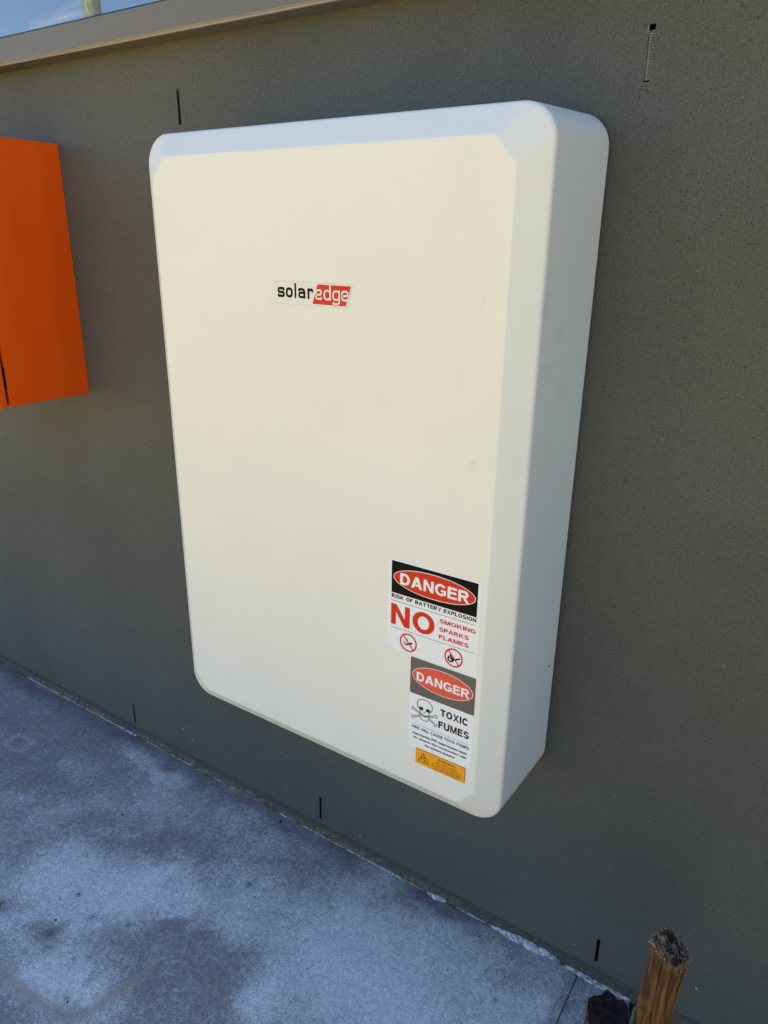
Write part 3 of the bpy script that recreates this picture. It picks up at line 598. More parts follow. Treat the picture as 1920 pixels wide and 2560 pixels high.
# ------------------------------------------------------------------ stickers
FY = -0.2500
class Flat:
    """flat coloured shapes on the sticker plane; every piece lies a hair above the one before"""
    def __init__(s, h, step=0.000006): s.h = h; s.bm = bmesh.new(); s.i = 0; s.step = step
    def y(s): s.i += 1; return FY - s.h * 2.5 - 0.000012 * (s.i % 7)
    def poly(s, pts):
        y = s.y(); f = s.bm.faces.new([s.bm.verts.new((p[0], y, p[1])) for p in pts]); f.normal_update()
        if f.normal.y > 0: f.normal_flip()
    def rect(s, x0, z0, x1, z1): s.poly([(x0, z0), (x1, z0), (x1, z1), (x0, z1)])
    def strip(s, A_, B_, closed=False):
        y = s.y(); n = len(A_); a_ = [s.bm.verts.new((p[0], y, p[1])) for p in A_]; b_ = [s.bm.verts.new((p[0], y, p[1])) for p in B_]
        for i in range(n if closed else n - 1):
            f = s.bm.faces.new((a_[i], a_[(i + 1) % n], b_[(i + 1) % n], b_[i])); f.normal_update()
            if f.normal.y > 0: f.normal_flip()
    def arc(s, cx, cz, rx, rz, w, a0=0, a1=360, wz=None, n=28):
        wz = w if wz is None else wz; full = abs(a1 - a0) >= 359.9; k = n if full else n + 1
        ang = [math.radians(a0 + (a1 - a0) * i / n) for i in range(k)]
        s.strip([(cx + rx * math.cos(t), cz + rz * math.sin(t)) for t in ang], [(cx + (rx - w) * math.cos(t), cz + (rz - wz) * math.sin(t)) for t in ang], full)
    def disc(s, cx, cz, rx, rz, n=48): s.poly([(cx + rx * math.cos(2 * math.pi * i / n), cz + rz * math.sin(2 * math.pi * i / n)) for i in range(n)])
    def stroke(s, pts, w, closed=False):
        P_ = [np.array(p, float) for p in pts]; n = len(P_); A_, B_ = [], []
        for i in range(n):
            if closed: a_, b_ = P_[i - 1], P_[(i + 1) % n]
            else: a_, b_ = P_[max(0, i - 1)], P_[min(n - 1, i + 1)]
            d1 = P_[i] - a_; d2 = b_ - P_[i]
            d1 = d1 / (np.linalg.norm(d1) or 1); d2 = d2 / (np.linalg.norm(d2) or 1)
            if not closed and i == 0: d1 = d2
            if not closed and i == n - 1: d2 = d1
            t = d1 + d2; t = t / (np.linalg.norm(t) or 1); nn = np.array((-t[1], t[0])); c = max(0.45, float(nn @ np.array((-d1[1], d1[0]))))
            A_.append(P_[i] + nn * w / 2 / c); B_.append(P_[i] - nn * w / 2 / c)
        s.strip(A_, B_, closed)
    def done(s, name, mat, parent): return obj(name, s.bm, mat, parent)
def rrect(x0, z0, x1, z1, r, n=5):
    pts = []
    for cx, cz, a0 in ((x1 - r, z1 - r, 0), (x0 + r, z1 - r, 90), (x0 + r, z0 + r, 180), (x1 - r, z0 + r, 270)):
        pts += [(cx + r * math.cos(math.radians(a0 + 90 * k / n)), cz + r * math.sin(math.radians(a0 + 90 * k / n))) for k in range(n + 1)]
    return pts
def rpath(pts, r, n=6, closed=False):
    """polyline with rounded corners"""
    out = []; k = len(pts); P_ = [np.array(p, float) for p in pts]
    for i in range(k):
        if not closed and i in (0, k - 1): out.append(P_[i]); continue
        a_, b_, c = P_[i - 1], P_[i], P_[(i + 1) % k]; da, dc = a_ - b_, c - b_; la, lc = np.linalg.norm(da), np.linalg.norm(dc)
        rr = min(r, la * 0.499, lc * 0.499); s_, e_2 = b_ + da / la * rr, b_ + dc / lc * rr
        for j in range(n + 1): t = j / n; out.append((1 - t) ** 2 * s_ + 2 * t * (1 - t) * b_ + t * t * e_2)
    return out
# heavy sans capitals, cap height 1
SW, SH = 0.245, 0.205
def glyph(ch, F, X, Y):
    """draw ch; X(u), Y(v) map glyph units; returns advance width"""
    R = lambda a_, b_, c, d: F.rect(X(a_), Y(b_), X(c), Y(d))
    P = lambda *p: F.poly([(X(u), Y(v_)) for u, v_ in p])
    def arc(cx, cy, rx, ry, a0, a1, w=SW, h=SH):
        k = X(1) - X(0); j = Y(1) - Y(0); F.arc(X(cx), Y(cy), rx * k, ry * j, w * k, a0, a1, h * j, 20)
    def bowl(x0, x1, y0, y1):
        ry = (y1 - y0) / 2; rx = min(ry, x1 - x0 - SW); R(x0, y1 - SH, x1 - rx, y1); R(x0, y0, x1 - rx, y0 + SH); arc(x1 - rx, (y0 + y1) / 2, rx, ry, -90, 90)
    if ch == ' ': return 0.36
    if ch == 'I': R(0, 0, SW, 1); return SW
    if ch == 'E': R(0, 0, SW, 1); R(SW, 0, .80, SH); R(SW, .42, .74, .42 + SH); R(SW, 1 - SH, .78, 1); return .80
    if ch == 'F': R(0, 0, SW, 1); R(SW, .41, .66, .41 + SH); R(SW, 1 - SH, .74, 1); return .74
    if ch == 'L': R(0, 0, SW, 1); R(SW, 0, .72, SH); return .72
    if ch == 'T': R(.32, 0, .32 + SW, 1 - SH); R(0, 1 - SH, .855, 1); return .855
    if ch == 'H': R(0, 0, SW, 1); R(.66, 0, .66 + SW, 1); R(SW, .42, .66, .42 + SH); return .66 + SW
    if ch == 'N': R(0, 0, .23, 1); R(.65, 0, .88, 1); P((0, 1), (.25, 1), (.88, 0), (.63, 0)); return .88
    if ch == 'M': R(0, 0, .20, 1); R(.82, 0, 1.02, 1); P((0, 1), (.27, 1), (.61, 0), (.41, 0)); P((1.02, 1), (.75, 1), (.41, 0), (.61, 0)); return 1.02
    if ch == 'A': P((0, 0), (.26, 0), (.64, 1), (.36, 1)); P((1.0, 0), (.74, 0), (.36, 1), (.64, 1)); R(.20, .19, .80, .37); return 1.0
    if ch == 'V': P((0, 1), (.22, 1), (.58, 0), (.36, 0)); P((.93, 1), (.71, 1), (.36, 0), (.58, 0)); return .93
    if ch == 'W': P((0, 1), (.21, 1), (.44, 0), (.24, 0)); P((.56, 1), (.76, 1), (.44, 0), (.24, 0)); P((.56, 1), (.76, 1), (1.08, 0), (.88, 0)); P((1.32, 1), (1.11, 1), (.88, 0), (1.08, 0)); return 1.32
    if ch == 'X': P((0, 1), (.25, 1), (.93, 0), (.68, 0)); P((.92, 1), (.67, 1), (0, 0), (.25, 0)); return .93
    if ch == 'Y': R(.355, 0, .355 + SW, .45); P((0, 1), (.25, 1), (.57, .42), (.355, .42)); P((.925, 1), (.675, 1), (.355, .42), (.57, .42)); return .925
    if ch == 'K': R(0, 0, SW, 1); P((.66, 1), (.93, 1), (SW, .22), (SW, .50)); P((.34, .55), (.50, .70), (.96, 0), (.70, 0)); return .96
    if ch == 'Z': R(.02, 1 - SH, .80, 1); R(0, 0, .82, SH); P((.55, 1 - SH), (.80, 1 - SH), (.27, SH), (0, SH)); return .82
    if ch == 'U': R(0, .33, SW, 1); R(.64, .33, .64 + SW, 1); arc((.64 + SW) / 2, .36, (.64 + SW) / 2, .375, 180, 360); return .64 + SW
    if ch == 'O' or ch == 'Q':
        arc(.505, .5, .505, .515, 0, 360)
        if ch == 'Q': P((.55, .30), (.68, .40), (1.02, .02), (.90, -.10))
        return 1.01
    if ch == 'C': arc(.50, .5, .50, .515, 38, 322); return .93
    if ch == 'G': arc(.505, .5, .505, .515, 38, 318); R(.52, .36, .97, .53); R(.77, .10, .97, .36); return .985
    if ch == 'D': R(0, 0, SW, 1); R(SW, 1 - SH, .42, 1); R(SW, 0, .42, SH); arc(.41, .5, .48, .5, -90, 90); return .89
    if ch == 'P': R(0, 0, SW, 1); bowl(SW, .83, .35, 1); return .83
    if ch == 'R': R(0, 0, SW, 1); bowl(SW, .84, .40, 1); P((.36, .42), (.60, .45), (.93, 0), (.67, 0)); return .93
    if ch == 'B': R(0, 0, SW, 1); bowl(SW, .80, .45, 1); bowl(SW, .86, 0, .60); return .86
    if ch == 'S': arc(.42, .715, .40, .30, 12, 270); arc(.43, .285, .43, .30, -168, 90); return .86
    if ch == '/': P((0, 0), (.12, 0), (.40, 1), (.28, 1)); return .4
    return 0.5
def caps(F, text, x0, x1, z0, z1, gap=0.13, wt=1.0):
    global SW, SH
    keep = SW, SH; SW, SH = SW * wt, SH * wt
    class Nul:
        def __getattr__(s, k): return lambda *a_: None
    ws = [glyph(c, Nul(), lambda u: u, lambda v_: v_) for c in text]; tot = sum(ws) + gap * (len(text) - 1); k = (x1 - x0) / tot; x = x0
    for c, w in zip(text, ws):
        glyph(c, F, (lambda x_: lambda u: x_ + u * k)(x), lambda v_: z0 + v_ * (z1 - z0)); x += (w + gap) * k
    SW, SH = keep
def words(text, x0, x1, z0, z1, h, mat, parent, bold=0.014):
    """mixed-case line set with the built-in font, fitted to the given box (z0 baseline, z1 cap top)"""
    cu = bpy.data.curves.new('lettering', 'FONT'); cu.body = text; cu.offset = bold; cu.size = 1.0; cu.resolution_u = 2
    t = bpy.data.objects.new('lettering_source', cu); C.objects.link(t)
    dg = bpy.context.evaluated_depsgraph_get(); dg.update(); me_ = bpy.data.meshes.new_from_object(t.evaluated_get(dg)); me_.name = 'lettering'
    bpy.data.objects.remove(t); bpy.data.curves.remove(cu)
    co = np.array([v_.co[:] for v_ in me_.vertices]); kx = (x1 - x0) / (co[:, 0].max() - co[:, 0].min()); kz = (z1 - z0) / 0.70; mn = co[:, 0].min()
    for v_, c in zip(me_.vertices, co): v_.co = (x0 + (c[0] - mn) * kx, FY - h * 2.5, z0 + c[1] * kz)
    me_.materials.clear(); return link('lettering', me_, mat, parent)
def plate(name, pts, mat, h, label):
    """thin sticker body with edges"""
    bm = bmesh.new(); a_ = [bm.verts.new((p[0], FY - h * 2.5, p[1])) for p in pts]; b_ = [bm.verts.new((p[0], FY + 0.0002, p[1])) for p in pts]; n = len(pts)
    bm.faces.new(a_)
    for i in range(n): bm.faces.new((a_[i], b_[i], b_[(i + 1) % n], a_[(i + 1) % n]))
    fix(bm); o = obj(name, bm, mat, cab); o['label'] = label; return o

# --- logo badge
lg = plate('logo_badge', rpath([(-0.0701, 1.4462), (0.0897, 1.4458), (0.0786, 1.4096), (-0.0812, 1.4101)], 0.004, closed=True), M['s_logo'], 0.00018, 'slanted clear badge with black solar and red edge lettering')
F = Flat(0.00020); F.stroke(rpath([(-0.0701, 1.4462), (0.0897, 1.4458), (0.0786, 1.4096), (-0.0812, 1.4101)], 0.004, closed=True), 0.0004, True); F.done('badge_border', M['s_edge'], lg)
F = Flat(0.00022); F.poly(rpath([(0.0197, 1.4436), (0.0868, 1.4432), (0.0758, 1.4122), (0.0090, 1.4127)], 0.0022, closed=True)); F.done('red_panel', M['s_red'], lg)
def logo_letter(F, ch, x0, x1, zb_, zt, w, top=None):
    L0, R0, B, T = x0 + w / 2, x1 - w / 2, zb_ + w / 2, zt - w / 2; h = T - B; mid = (T + B) / 2; r = 0.0058
    if ch == 'o': F.stroke(rpath([(L0, B), (R0, B), (R0, T), (L0, T)], r, closed=True), w, True)
    if ch == 's': F.stroke(rpath([(R0, T - h * .30), (R0, T), (L0, T), (L0, mid), (R0, mid), (R0, B), (L0, B), (L0, B + h * .27)], r * .8), w)
    if ch == 'l': F.rect(x0, zb_, x1, top)
    if ch == 'a': F.stroke(rpath([(L0, T - h * .27), (L0, T), (R0, T), (R0, zb_)], r * .9), w); F.stroke(rpath([(R0, mid + h * .06), (L0, mid + h * .06), (L0, B), (R0, B)], r * .7), w * .92)
    if ch == 'r': F.rect(x0, zb_, x0 + w, zt); F.stroke(rpath([(L0, T - 0.0045), (L0 + 0.001, T), (R0, T), (R0, T - h * .32)], r * .8), w)
    if ch == 'e': F.stroke(rpath([(L0, mid), (R0, mid), (R0, T), (L0, T), (L0, B), (R0, B), (R0, B + h * .24)], r * .8), w)
    if ch == 'd': F.stroke(rpath([(L0, B), (R0, B), (R0, T), (L0, T)], r, closed=True), w, True); F.rect(x1 - w, zb_, x1, top)
    if ch == 'g':
        F.stroke(rpath([(L0, B), (R0, B), (R0, T), (L0, T)], r, closed=True), w, True); F.stroke(rpath([(R0, zt), (R0, zb_ - 0.0050), (L0, zb_ - 0.0050), (L0, zb_ - 0.0022)], r * .8), w)
F = Flat(0.00026)
for ch, a_, b_, top in (('s', -.0652, -.0497, 0), ('o', -.0472, -.0323, 0), ('l', -.0285, -.0248, 1.4438), ('a', -.0206, -.0056, 0), ('r', -.0010, .0110, 0)): logo_letter(F, ch, a_, b_, 1.4202, 1.4367, 0.0041, top)
F.done('lettering', M['s_black'], lg)
F = Flat(0.00028)
for ch, a_, b_, top in (('e', .0146, .0288, 0), ('d', .0320, .0469, 1.4437), ('g', .0500, .0650, 0), ('e', .0674, .0815, 0)): logo_letter(F, ch, a_, b_, 1.4197, 1.4362, 0.0030, top)
F.done('lettering', M['s_logo'], lg)

# --- battery explosion sticker
s1 = plate('danger_sticker', rrect(0.1648, 0.8258, 0.3425, 0.9996, 0.003), M['s_white'], 0.00018, 'white danger sticker reading risk of battery explosion, no smoking sparks flames')
F = Flat(0.00022); F.rect(0.1714, 0.9366, 0.3366, 0.9974); F.done('black_panel', M['s_black'], s1)
F = Flat(0.00026); F.disc(0.2542, 0.9680, 0.0792, 0.0231); F.done('oval_rim', M['s_white'], s1)
F = Flat(0.00028); F.disc(0.2542, 0.9680, 0.0780, 0.0219); F.done('red_oval', M['s_red'], s1)
F = Flat(0.00032, 0.000004); caps(F, 'DANGER', 0.1889, 0.3219, 0.9566, 0.9780, 0.10); F.done('lettering', M['s_white'], s1)
F = Flat(0.00023, 0.000004); caps(F, 'RISK OF BATTERY EXPLOSION', 0.1720, 0.3364, 0.9272, 0.9344, 0.12, 1.12); F.rect(0.1712, 0.9212, 0.3366, 0.9219); F.rect(0.1710, 0.8688, 0.3364, 0.8695); F.done('lettering', M['s_black'], s1)
F = Flat(0.00023, 0.000004); caps(F, 'NO', 0.1713, 0.2597, 0.8748, 0.9155, 0.12); caps(F, 'SMOKING', 0.2685, 0.3368, 0.9058, 0.9136, 0.08, 1.08); caps(F, 'SPARKS', 0.2685, 0.3246, 0.8902, 0.8980, 0.08, 1.08); caps(F, 'FLAMES', 0.2685, 0.3256, 0.8757, 0.8835, 0.08, 1.08)
F.done('lettering', M['s_red'], s1)
F = Flat(0.00023, 0.000004); cx, cz = 0.2083, 0.8471         # struck-out cigarette
F.stroke([(cx - .0045, cz - .0048), (cx + .0080, cz + .0012)], 0.0034); F.rect(cx - .0082, cz - .0072, cx - .0058, cz - .0040)
F.stroke(rpath([(cx - .0108, cz + .0010), (cx - .0085, cz - .0038), (cx - .0070, cz + .0000), (cx - .0050, cz - .0012)], 0.003), 0.0009)
F.stroke(rpath([(cx - .0048, cz + .0055), (cx - .0012, cz + .0035), (cx - .0010, cz + .0082), (cx - .0030, cz + .0088)], 0.003), 0.0009)
F.done('cigarette_symbol', M['s_black'], s1)
F = Flat(0.00023, 0.000004); cx, cz = 0.2986, 0.8477         # struck-out match and flame
F.poly([(cx - .0120, cz - .0055), (cx - .0105, cz + .0035), (cx - .0085, cz - .0005), (cx - .0070, cz + .0062), (cx - .0035, cz + .0005), (cx - .0020, cz + .0022), (cx + .0010, cz - .0040), (cx - .0010, cz - .0085), (cx - .0060, cz - .0105), (cx - .0105, cz - .0085)])
F.stroke([(cx - .0030, cz - .0060), (cx + .0122, cz + .0020)], 0.0030); F.done('flame_symbol', M['s_black'], s1)
F = Flat(0.00026, 0.000004); F.poly([(cx - .0090, cz - .0058), (cx - .0070, cz + .0008), (cx - .0058, cz - .0048), (cx - .0038, cz - .0030), (cx - .0048, cz - .0075)]); F.done('flame_gap', M['s_white'], s1)
for cx, cz in ((0.2083, 0.8471), (0.2986, 0.8477)):
    F = Flat(0.00029, 0.000004); F.arc(cx, cz, 0.0177, 0.0180, 0.0029, n=48); a_ = math.radians(132)
    F.stroke([(cx + .0165 * math.cos(a_), cz + .0165 * math.sin(a_)), (cx - .0165 * math.cos(a_), cz - .0165 * math.sin(a_))], 0.0024); F.done('prohibition_ring', M['s_red'], s1)

# --- toxic fumes sticker
s2 = plate('danger_sticker', rrect(0.2142, 0.6336, 0.3431, 0.8226, 0.0022), M['s_white'], 0.00016, 'faded danger sticker reading toxic fumes with a skull and crossbones')
F = Flat(0.00020); pts = rrect(0.2144, 0.7484, 0.3430, 0.8224, 0.0022); F.poly(pts); F.done('grey_panel', M['s_fadeblack'], s2)
F = Flat(0.00024); F.disc(0.2789, 0.7885, 0.0604, 0.0251); F.done('oval_rim', M['s_white'], s2)
F = Flat(0.00026); F.disc(0.2789, 0.7885, 0.0594, 0.0241); F.done('red_oval', M['s_fadered'], s2)
F = Flat(0.00030, 0.000004); caps(F, 'DANGER', 0.2276, 0.3325, 0.7780, 0.7958, 0.10); F.done('lettering', M['s_white'], s2)
F = Flat(0.00021, 0.000004); caps(F, 'TOXIC', 0.2779, 0.3328, 0.7226, 0.7370, 0.12, 1.12); caps(F, 'FUMES', 0.2752, 0.3362, 0.6964, 0.7112, 0.12, 1.12); F.done('lettering', M['s_greyink'], s2)
F = Flat(0.00021, 0.000004); F.rect(0.2212, 0.6852, 0.3370, 0.6857); caps(F, 'FIRE WILL CAUSE TOXIC FUMES', 0.2217, 0.3371, 0.6753, 0.6811, 0.14, 1.12); F.done('lettering', M['s_greyink'], s2)
words('Appropriate PPE requirements apply', 0.2218, 0.3350, 0.6634, 0.6676, 0.00022, M['s_greyink'], s2, 0.042)
words('for entering the room/working with', 0.2251, 0.3334, 0.6541, 0.6583, 0.00022, M['s_greyink'], s2, 0.042)
words('the battery systems', 0.2485, 0.3102, 0.6449, 0.6491, 0.00022, M['s_greyink'], s2, 0.042)
F = Flat(0.00021, 0.000004); cx = 0.2462; w = 0.0014
F.stroke(rpath([(cx - .0082, .7155), (cx - .0100, .7195), (cx - .0150, .7240), (cx - .0163, .7330), (cx - .0100, .7418), (cx, .7430), (cx + .0100, .7418), (cx + .0163, .7330), (cx + .0150, .7240), (cx + .0100, .7195), (cx + .0082, .7155)], 0.006), w)
F.stroke(rpath([(cx - .0095, .7150), (cx - .0092, .7045), (cx - .0050, .6988), (cx + .0050, .6988), (cx + .0092, .7045), (cx + .0095, .7150)], 0.004), w)
F.stroke(rpath([(cx - .0088, .7125), (cx, .7085), (cx + .0088, .7125)], 0.004), w); F.stroke(rpath([(cx - .0080, .7105), (cx, .7063), (cx + .0080, .7105)], 0.004), w)
for k in range(-3, 4): F.stroke([(cx + k * .0022, .7103 + abs(k) * .0005), (cx + k * .0022, .7072 + abs(k) * .0006)], 0.0004)
F.poly([(cx - .0105, .7255), (cx - .0060, .7268), (cx - .0022, .7232), (cx - .0032, .7192), (cx - .0085, .7192), (cx - .0108, .7220)]); F.poly([(cx + .0105, .7255), (cx + .0060, .7268), (cx + .0022, .7232), (cx + .0032, .7192), (cx + .0085, .7192), (cx + .0108, .7220)])
F.poly([(cx - .0004, .7190), (cx - .0024, .7145), (cx - .0004, .7155)]); F.poly([(cx + .0004, .7190), (cx + .0024, .7145), (cx + .0004, .7155)])
F.stroke([(cx - .0140, .7300), (cx - .0118, .7240), (cx - .0105, .7200)], 0.0005); F.stroke([(cx + .0140, .7300), (cx + .0118, .7240), (cx + .0105, .7200)], 0.0005)
for sx in (-1, 1):
    for zi, zo in ((.7118, .7172), (.7065, .6985)):
        dx, dz = sx * 0.0245 - sx * 0.0095, zo - zi; l_ = math.hypot(dx, dz); ux, uz = dx / l_, dz / l_; nx_, nz_ = -uz, ux; hw = 0.0014; X0, Z0 = cx + sx * .0095, zi; Lb = l_ - 0.003
        q = lambda a_, b_: (X0 + ux * a_ + nx_ * b_, Z0 + uz * a_ + nz_ * b_)
        F.stroke(rpath([q(0, hw), q(Lb, hw), q(Lb + .0018, hw * 2.3), q(Lb + .0046, hw * 1.9), q(Lb + .0036, 0), q(Lb + .0046, -hw * 1.9), q(Lb + .0018, -hw * 2.3), q(Lb, -hw), q(0, -hw)], 0.0014, n=4), 0.0012)
F.done('skull_symbol', M['s_greyink'], s2)

# --- arc flash sticker
s3 = plate('warning_sticker', rrect(0.2308, 0.6012, 0.3332, 0.6350, 0.001), M['s_orange'], 0.00036, 'small amber warning sticker reading arc flash hazard')
F = Flat(0.00040, 0.000004); F.rect(0.2309, 0.6343, 0.3332, 0.6350); F.rect(0.3324, 0.6014, 0.3331, 0.6343)
F.stroke([(0.2366, 0.6080), (0.2590, 0.6080), (0.2478, 0.6283)], 0.0011, True)
F.stroke([(0.2448, 0.6202), (0.2434, 0.6168), (0.2452, 0.6162), (0.2436, 0.6120)], 0.0010); F.stroke([(0.2478, 0.6232), (0.2482, 0.6190), (0.2492, 0.6150), (0.2508, 0.6112)], 0.0015); F.stroke([(0.2484, 0.6185), (0.2502, 0.6200), (0.2520, 0.6190)], 0.0009); F.rect(0.2470, 0.6102, 0.2532, 0.6110)
F.done('hazard_symbol', M['s_black'], s3)
for tx, a_, b_, c, d, bo in (('WARNING', .2770, .3138, .6250, .6300, 0.004), ('ARC FLASH HAZARD', .2738, .3173, .6188, .6222, 0.004), ('ARC FLASH HAZARD APPROPRIATE', .2652, .3259, .6132, .6158, 0.01), ('PPE AND TOOLS REQUIRED WHILE', .2661, .3252, .6083, .6109, 0.01), ('WORKING ON THIS EQUIPMENT', .2685, .3226, .6034, .6060, 0.01)):
    words(tx, a_, b_, c, d, 0.00041, M['s_black'], s3, bo)

# ------------------------------------------------------------------ orange meter box
ob_ = tag(empty('meter_box', (0, 0, 0)), 'glossy orange steel enclosure on the wall at the left edge of the photo', 'meter box')
XR, XL_, Z0, Z1 = -0.9745, -1.47, 1.1113, 1.7227
bm = bmesh.new()
t_ = 0.0016
box(bm, XR - t_, XR, -0.226, -0.001, Z0, Z1); box(bm, XL_, XL_ + t_, -0.226, -0.001, Z0, Z1)
box(bm, XL_ + t_, XR - t_, -0.226, -0.001, Z0, Z0 + t_); box(bm, XL_ + t_, XR - t_, -0.226, -0.001, Z1 - t_, Z1)
# folded rim behind the door
box(bm, XR - 0.010, XR - t_, -0.2258, -0.2245, Z0 + t_, Z0 + 0.0445); box(bm, XR - 0.010, XR - t_, -0.2258, -0.2245, Z0 + 0.0985, Z1 - t_)
box(bm, XR - 0.0022, XR - t_, -0.2258, -0.2247, Z0 + 0.0445, Z0 + 0.0985)
box(bm, XL_ + t_, XL_ + 0.02, -0.2258, -0.2245, Z0 + t_, Z1 - t_)
obj('body', bm, M['orange'], ob_)
bm = bmesh.new(); box(bm, XL_ + 0.004, XR - 0.013, -0.2200, -0.2188, Z0 + 0.004, Z1 - 0.004); obj('inner_panel', bm, M['void'], ob_)
bm = bmesh.new(); box(bm, XR - 0.0024, XR - 0.0018, -0.2276, -0.2262, Z0 + 0.046, Z0 + 0.097); obj('hinge', bm, M['bead'], ob_)
bm = bmesh.new(); box(bm, XR - 0.0098, XR - 0.0006, -0.2280, -0.2262, Z0 + 0.0004, Z0 + 0.0016); obj('hinge_foot', bm, M['orange'], ob_)
bm = bmesh.new(); box(bm, XL_ - 0.001, XR - 0.0015, -0.253, -0.2335, Z0 - 0.001, Z1 + 0.001); bevel(obj('door', bm, M['orange'], ob_), 0.0012)
bm = bmesh.new(); box(bm, XL_ + 0.05, XL_ + 0.075, -0.262, -0.2532, 1.38, 1.46); bevel(obj('latch', bm, M['steel'], ob_), 0.002)

# ------------------------------------------------------------------ timber stakes
def stake(cx, cy, ztop, r, rot, seed, tilt, matside, matend, label, slope, nfib, squash=1.0, sides=4):
    root = tag(empty('wooden_stake', (cx, cy, -0.11)), label, 'wooden stake', 'timber stakes driven in beside the slab end')
    rnd = random.Random(seed); NA, NH = 56, 46; zt = ztop + 0.11
    def rad(a_, h):
        k = math.cos(math.pi / sides) / math.cos(((a_ + math.pi / sides) % (2 * math.pi / sides)) - math.pi / sides)
        k = min(k, 0.93) if sides == 4 else k
        s_ = r * 1.36 * k if sides == 4 else r * 1.08 * k
        s_ *= 1 + 0.05 * noise.noise((math.cos(a_) * 1.5, math.sin(a_) * 1.5, h * 3 + seed)) + 0.03 * noise.noise((math.cos(a_) * 9, math.sin(a_) * 9, h * 1.5 + seed))
        return s_
    def rimz(a_):
        x, y = math.cos(a_ + rot), math.sin(a_ + rot)
        return zt + slope[0] * x + slope[1] * y + 0.007 * noise.noise((x * 3.5, y * 3.5, seed)) + 0.005 * noise.noise((x * 14, y * 14, seed + 3))
    bm = bmesh.new(); rows = []
    for j in range(NH + 1):
        row = []
        for i in range(NA):
            a_ = 2 * math.pi * i / NA; f = (j / NH) ** 0.8; z = -0.25 + (rimz(a_) + 0.25) * f; s_ = rad(a_, z)
            if j > NH - 4: s_ *= 1 + 0.035 * (j - NH + 4) / 4 * (1 + noise.noise((a_ * 3, seed, 1)))
            s_ *= 1 - 0.25 * max(0, (0.0 - z)) 
            x, y = s_ * math.cos(a_ + rot), s_ * math.sin(a_ + rot) * squash
            row.append(bm.verts.new((x + tilt[0] * (z - zt), y + tilt[1] * (z - zt), z)))
        rows.append(row)
    for a_, b_ in zip(rows[:-1], rows[1:]):
        for i in range(NA): bm.faces.new((a_[i], a_[(i + 1) % NA], b_[(i + 1) % NA], b_[i]))
    obj('shaft', bm, matside, root, True)
    bm = bmesh.new(); prev = None; NR = 16
    for q in range(NR + 1):
        k = 1 - q / NR; row = []
        for i in range(NA):
            a_ = 2 * math.pi * i / NA; s_ = rad(a_, zt) * 1.035 * k; x, y = s_ * math.cos(a_ + rot), s_ * math.sin(a_ + rot) * squash
            flat = zt + slope[0] * math.cos(a_ + rot) * k + slope[1] * math.sin(a_ + rot) * k
            z = flat + (1.0 if sides == 4 else 0.35) * (0.010 * noise.noise((x * 90, y * 90, seed)) + 0.0075 * noise.noise((x * 260, y * 260, seed)) + 0.0045 * noise.noise((x * 700, y * 700, seed))) + (0.019 * math.exp(-((x + 0.014) ** 2 + (y - 0.008) ** 2) / 0.00012) if sides == 4 else 0)
            z = z * (1 - k ** 8) + (rimz(a_) + 0.0002) * k ** 8
            row.append(bm.verts.new((x, y, z)))
        if prev:
            for i in range(NA): bm.faces.new((prev[i], prev[(i + 1) % NA], row[(i + 1) % NA], row[i]))
        prev = row
    bmesh.ops.remove_doubles(bm, verts=prev, dist=0.0001); obj('broken_end', bm, matend, root, False)
    bm = bmesh.new()
    for k in range(nfib):
        a_ = rnd.uniform(0, 2 * math.pi); kk = rnd.uniform(0.45, 1.0) if rnd.random() < 0.35 else rnd.uniform(0.86, 1.05); s_ = rad(a_, zt) * kk; x, y = s_ * math.cos(a_ + rot), s_ * math.sin(a_ + rot) * squash
        z = zt + slope[0] * math.cos(a_ + rot) * kk + slope[1] * math.sin(a_ + rot) * kk - rnd.uniform(0.001, 0.009) * (kk > 0.9) - 0.002
        p = np.array((x, y, z)); d = np.array((math.cos(a_ + rot) * 0.25, math.sin(a_ + rot) * 0.25, rnd.uniform(-0.9, 0.7))) + np.array([rnd.uniform(-.7, .7) for _ in range(3)]); w = rnd.uniform(0.0003, 0.0009); ln = rnd.uniform(0.004, 0.012); last = None
        for s2_ in range(4):
            side = np.cross(d, (0.3, 0.2, 1)); side = side / (np.linalg.norm(side) + 1e-9) * w * (1 - s2_ / 3.6)
            up = np.cross(side, d); up = up / (np.linalg.norm(up) + 1e-9) * w * (1 - s2_ / 3.6)
            cur = [bm.verts.new(p + side), bm.verts.new(p - side * .5 + up), bm.verts.new(p - side * .5 - up)]
            if last:
                for t in range(3): bm.faces.new((last[t], last[(t + 1) % 3], cur[(t + 1) % 3], cur[t]))
            last = cur; p = p + d / np.linalg.norm(d) * ln / 3; d = d + np.array([rnd.uniform(-.6, .6) for _ in range(3)])
    o = obj('frayed_fibres', bm, M['fibre'] if matend is M['fray'] else matend, root); o['kind'] = 'stuff'
    return root
stake(0.7115, -0.250, 0.4600, 0.0225, math.radians(64), 3, (0.045, 0.0), M['wood'], M['fray'], 'orange brown timber stake with pale frayed top, the taller one nearest the wall', (-0.010, 0.002), 520)
stake(0.6590, -0.400, 0.4440, 0.0300, math.radians(20), 11, (0.02, 0.0), M['wood'], M['char'], 'shorter stake with black charred broken top in front of the taller stake', (0.002, 0.004), 260, sides=6)

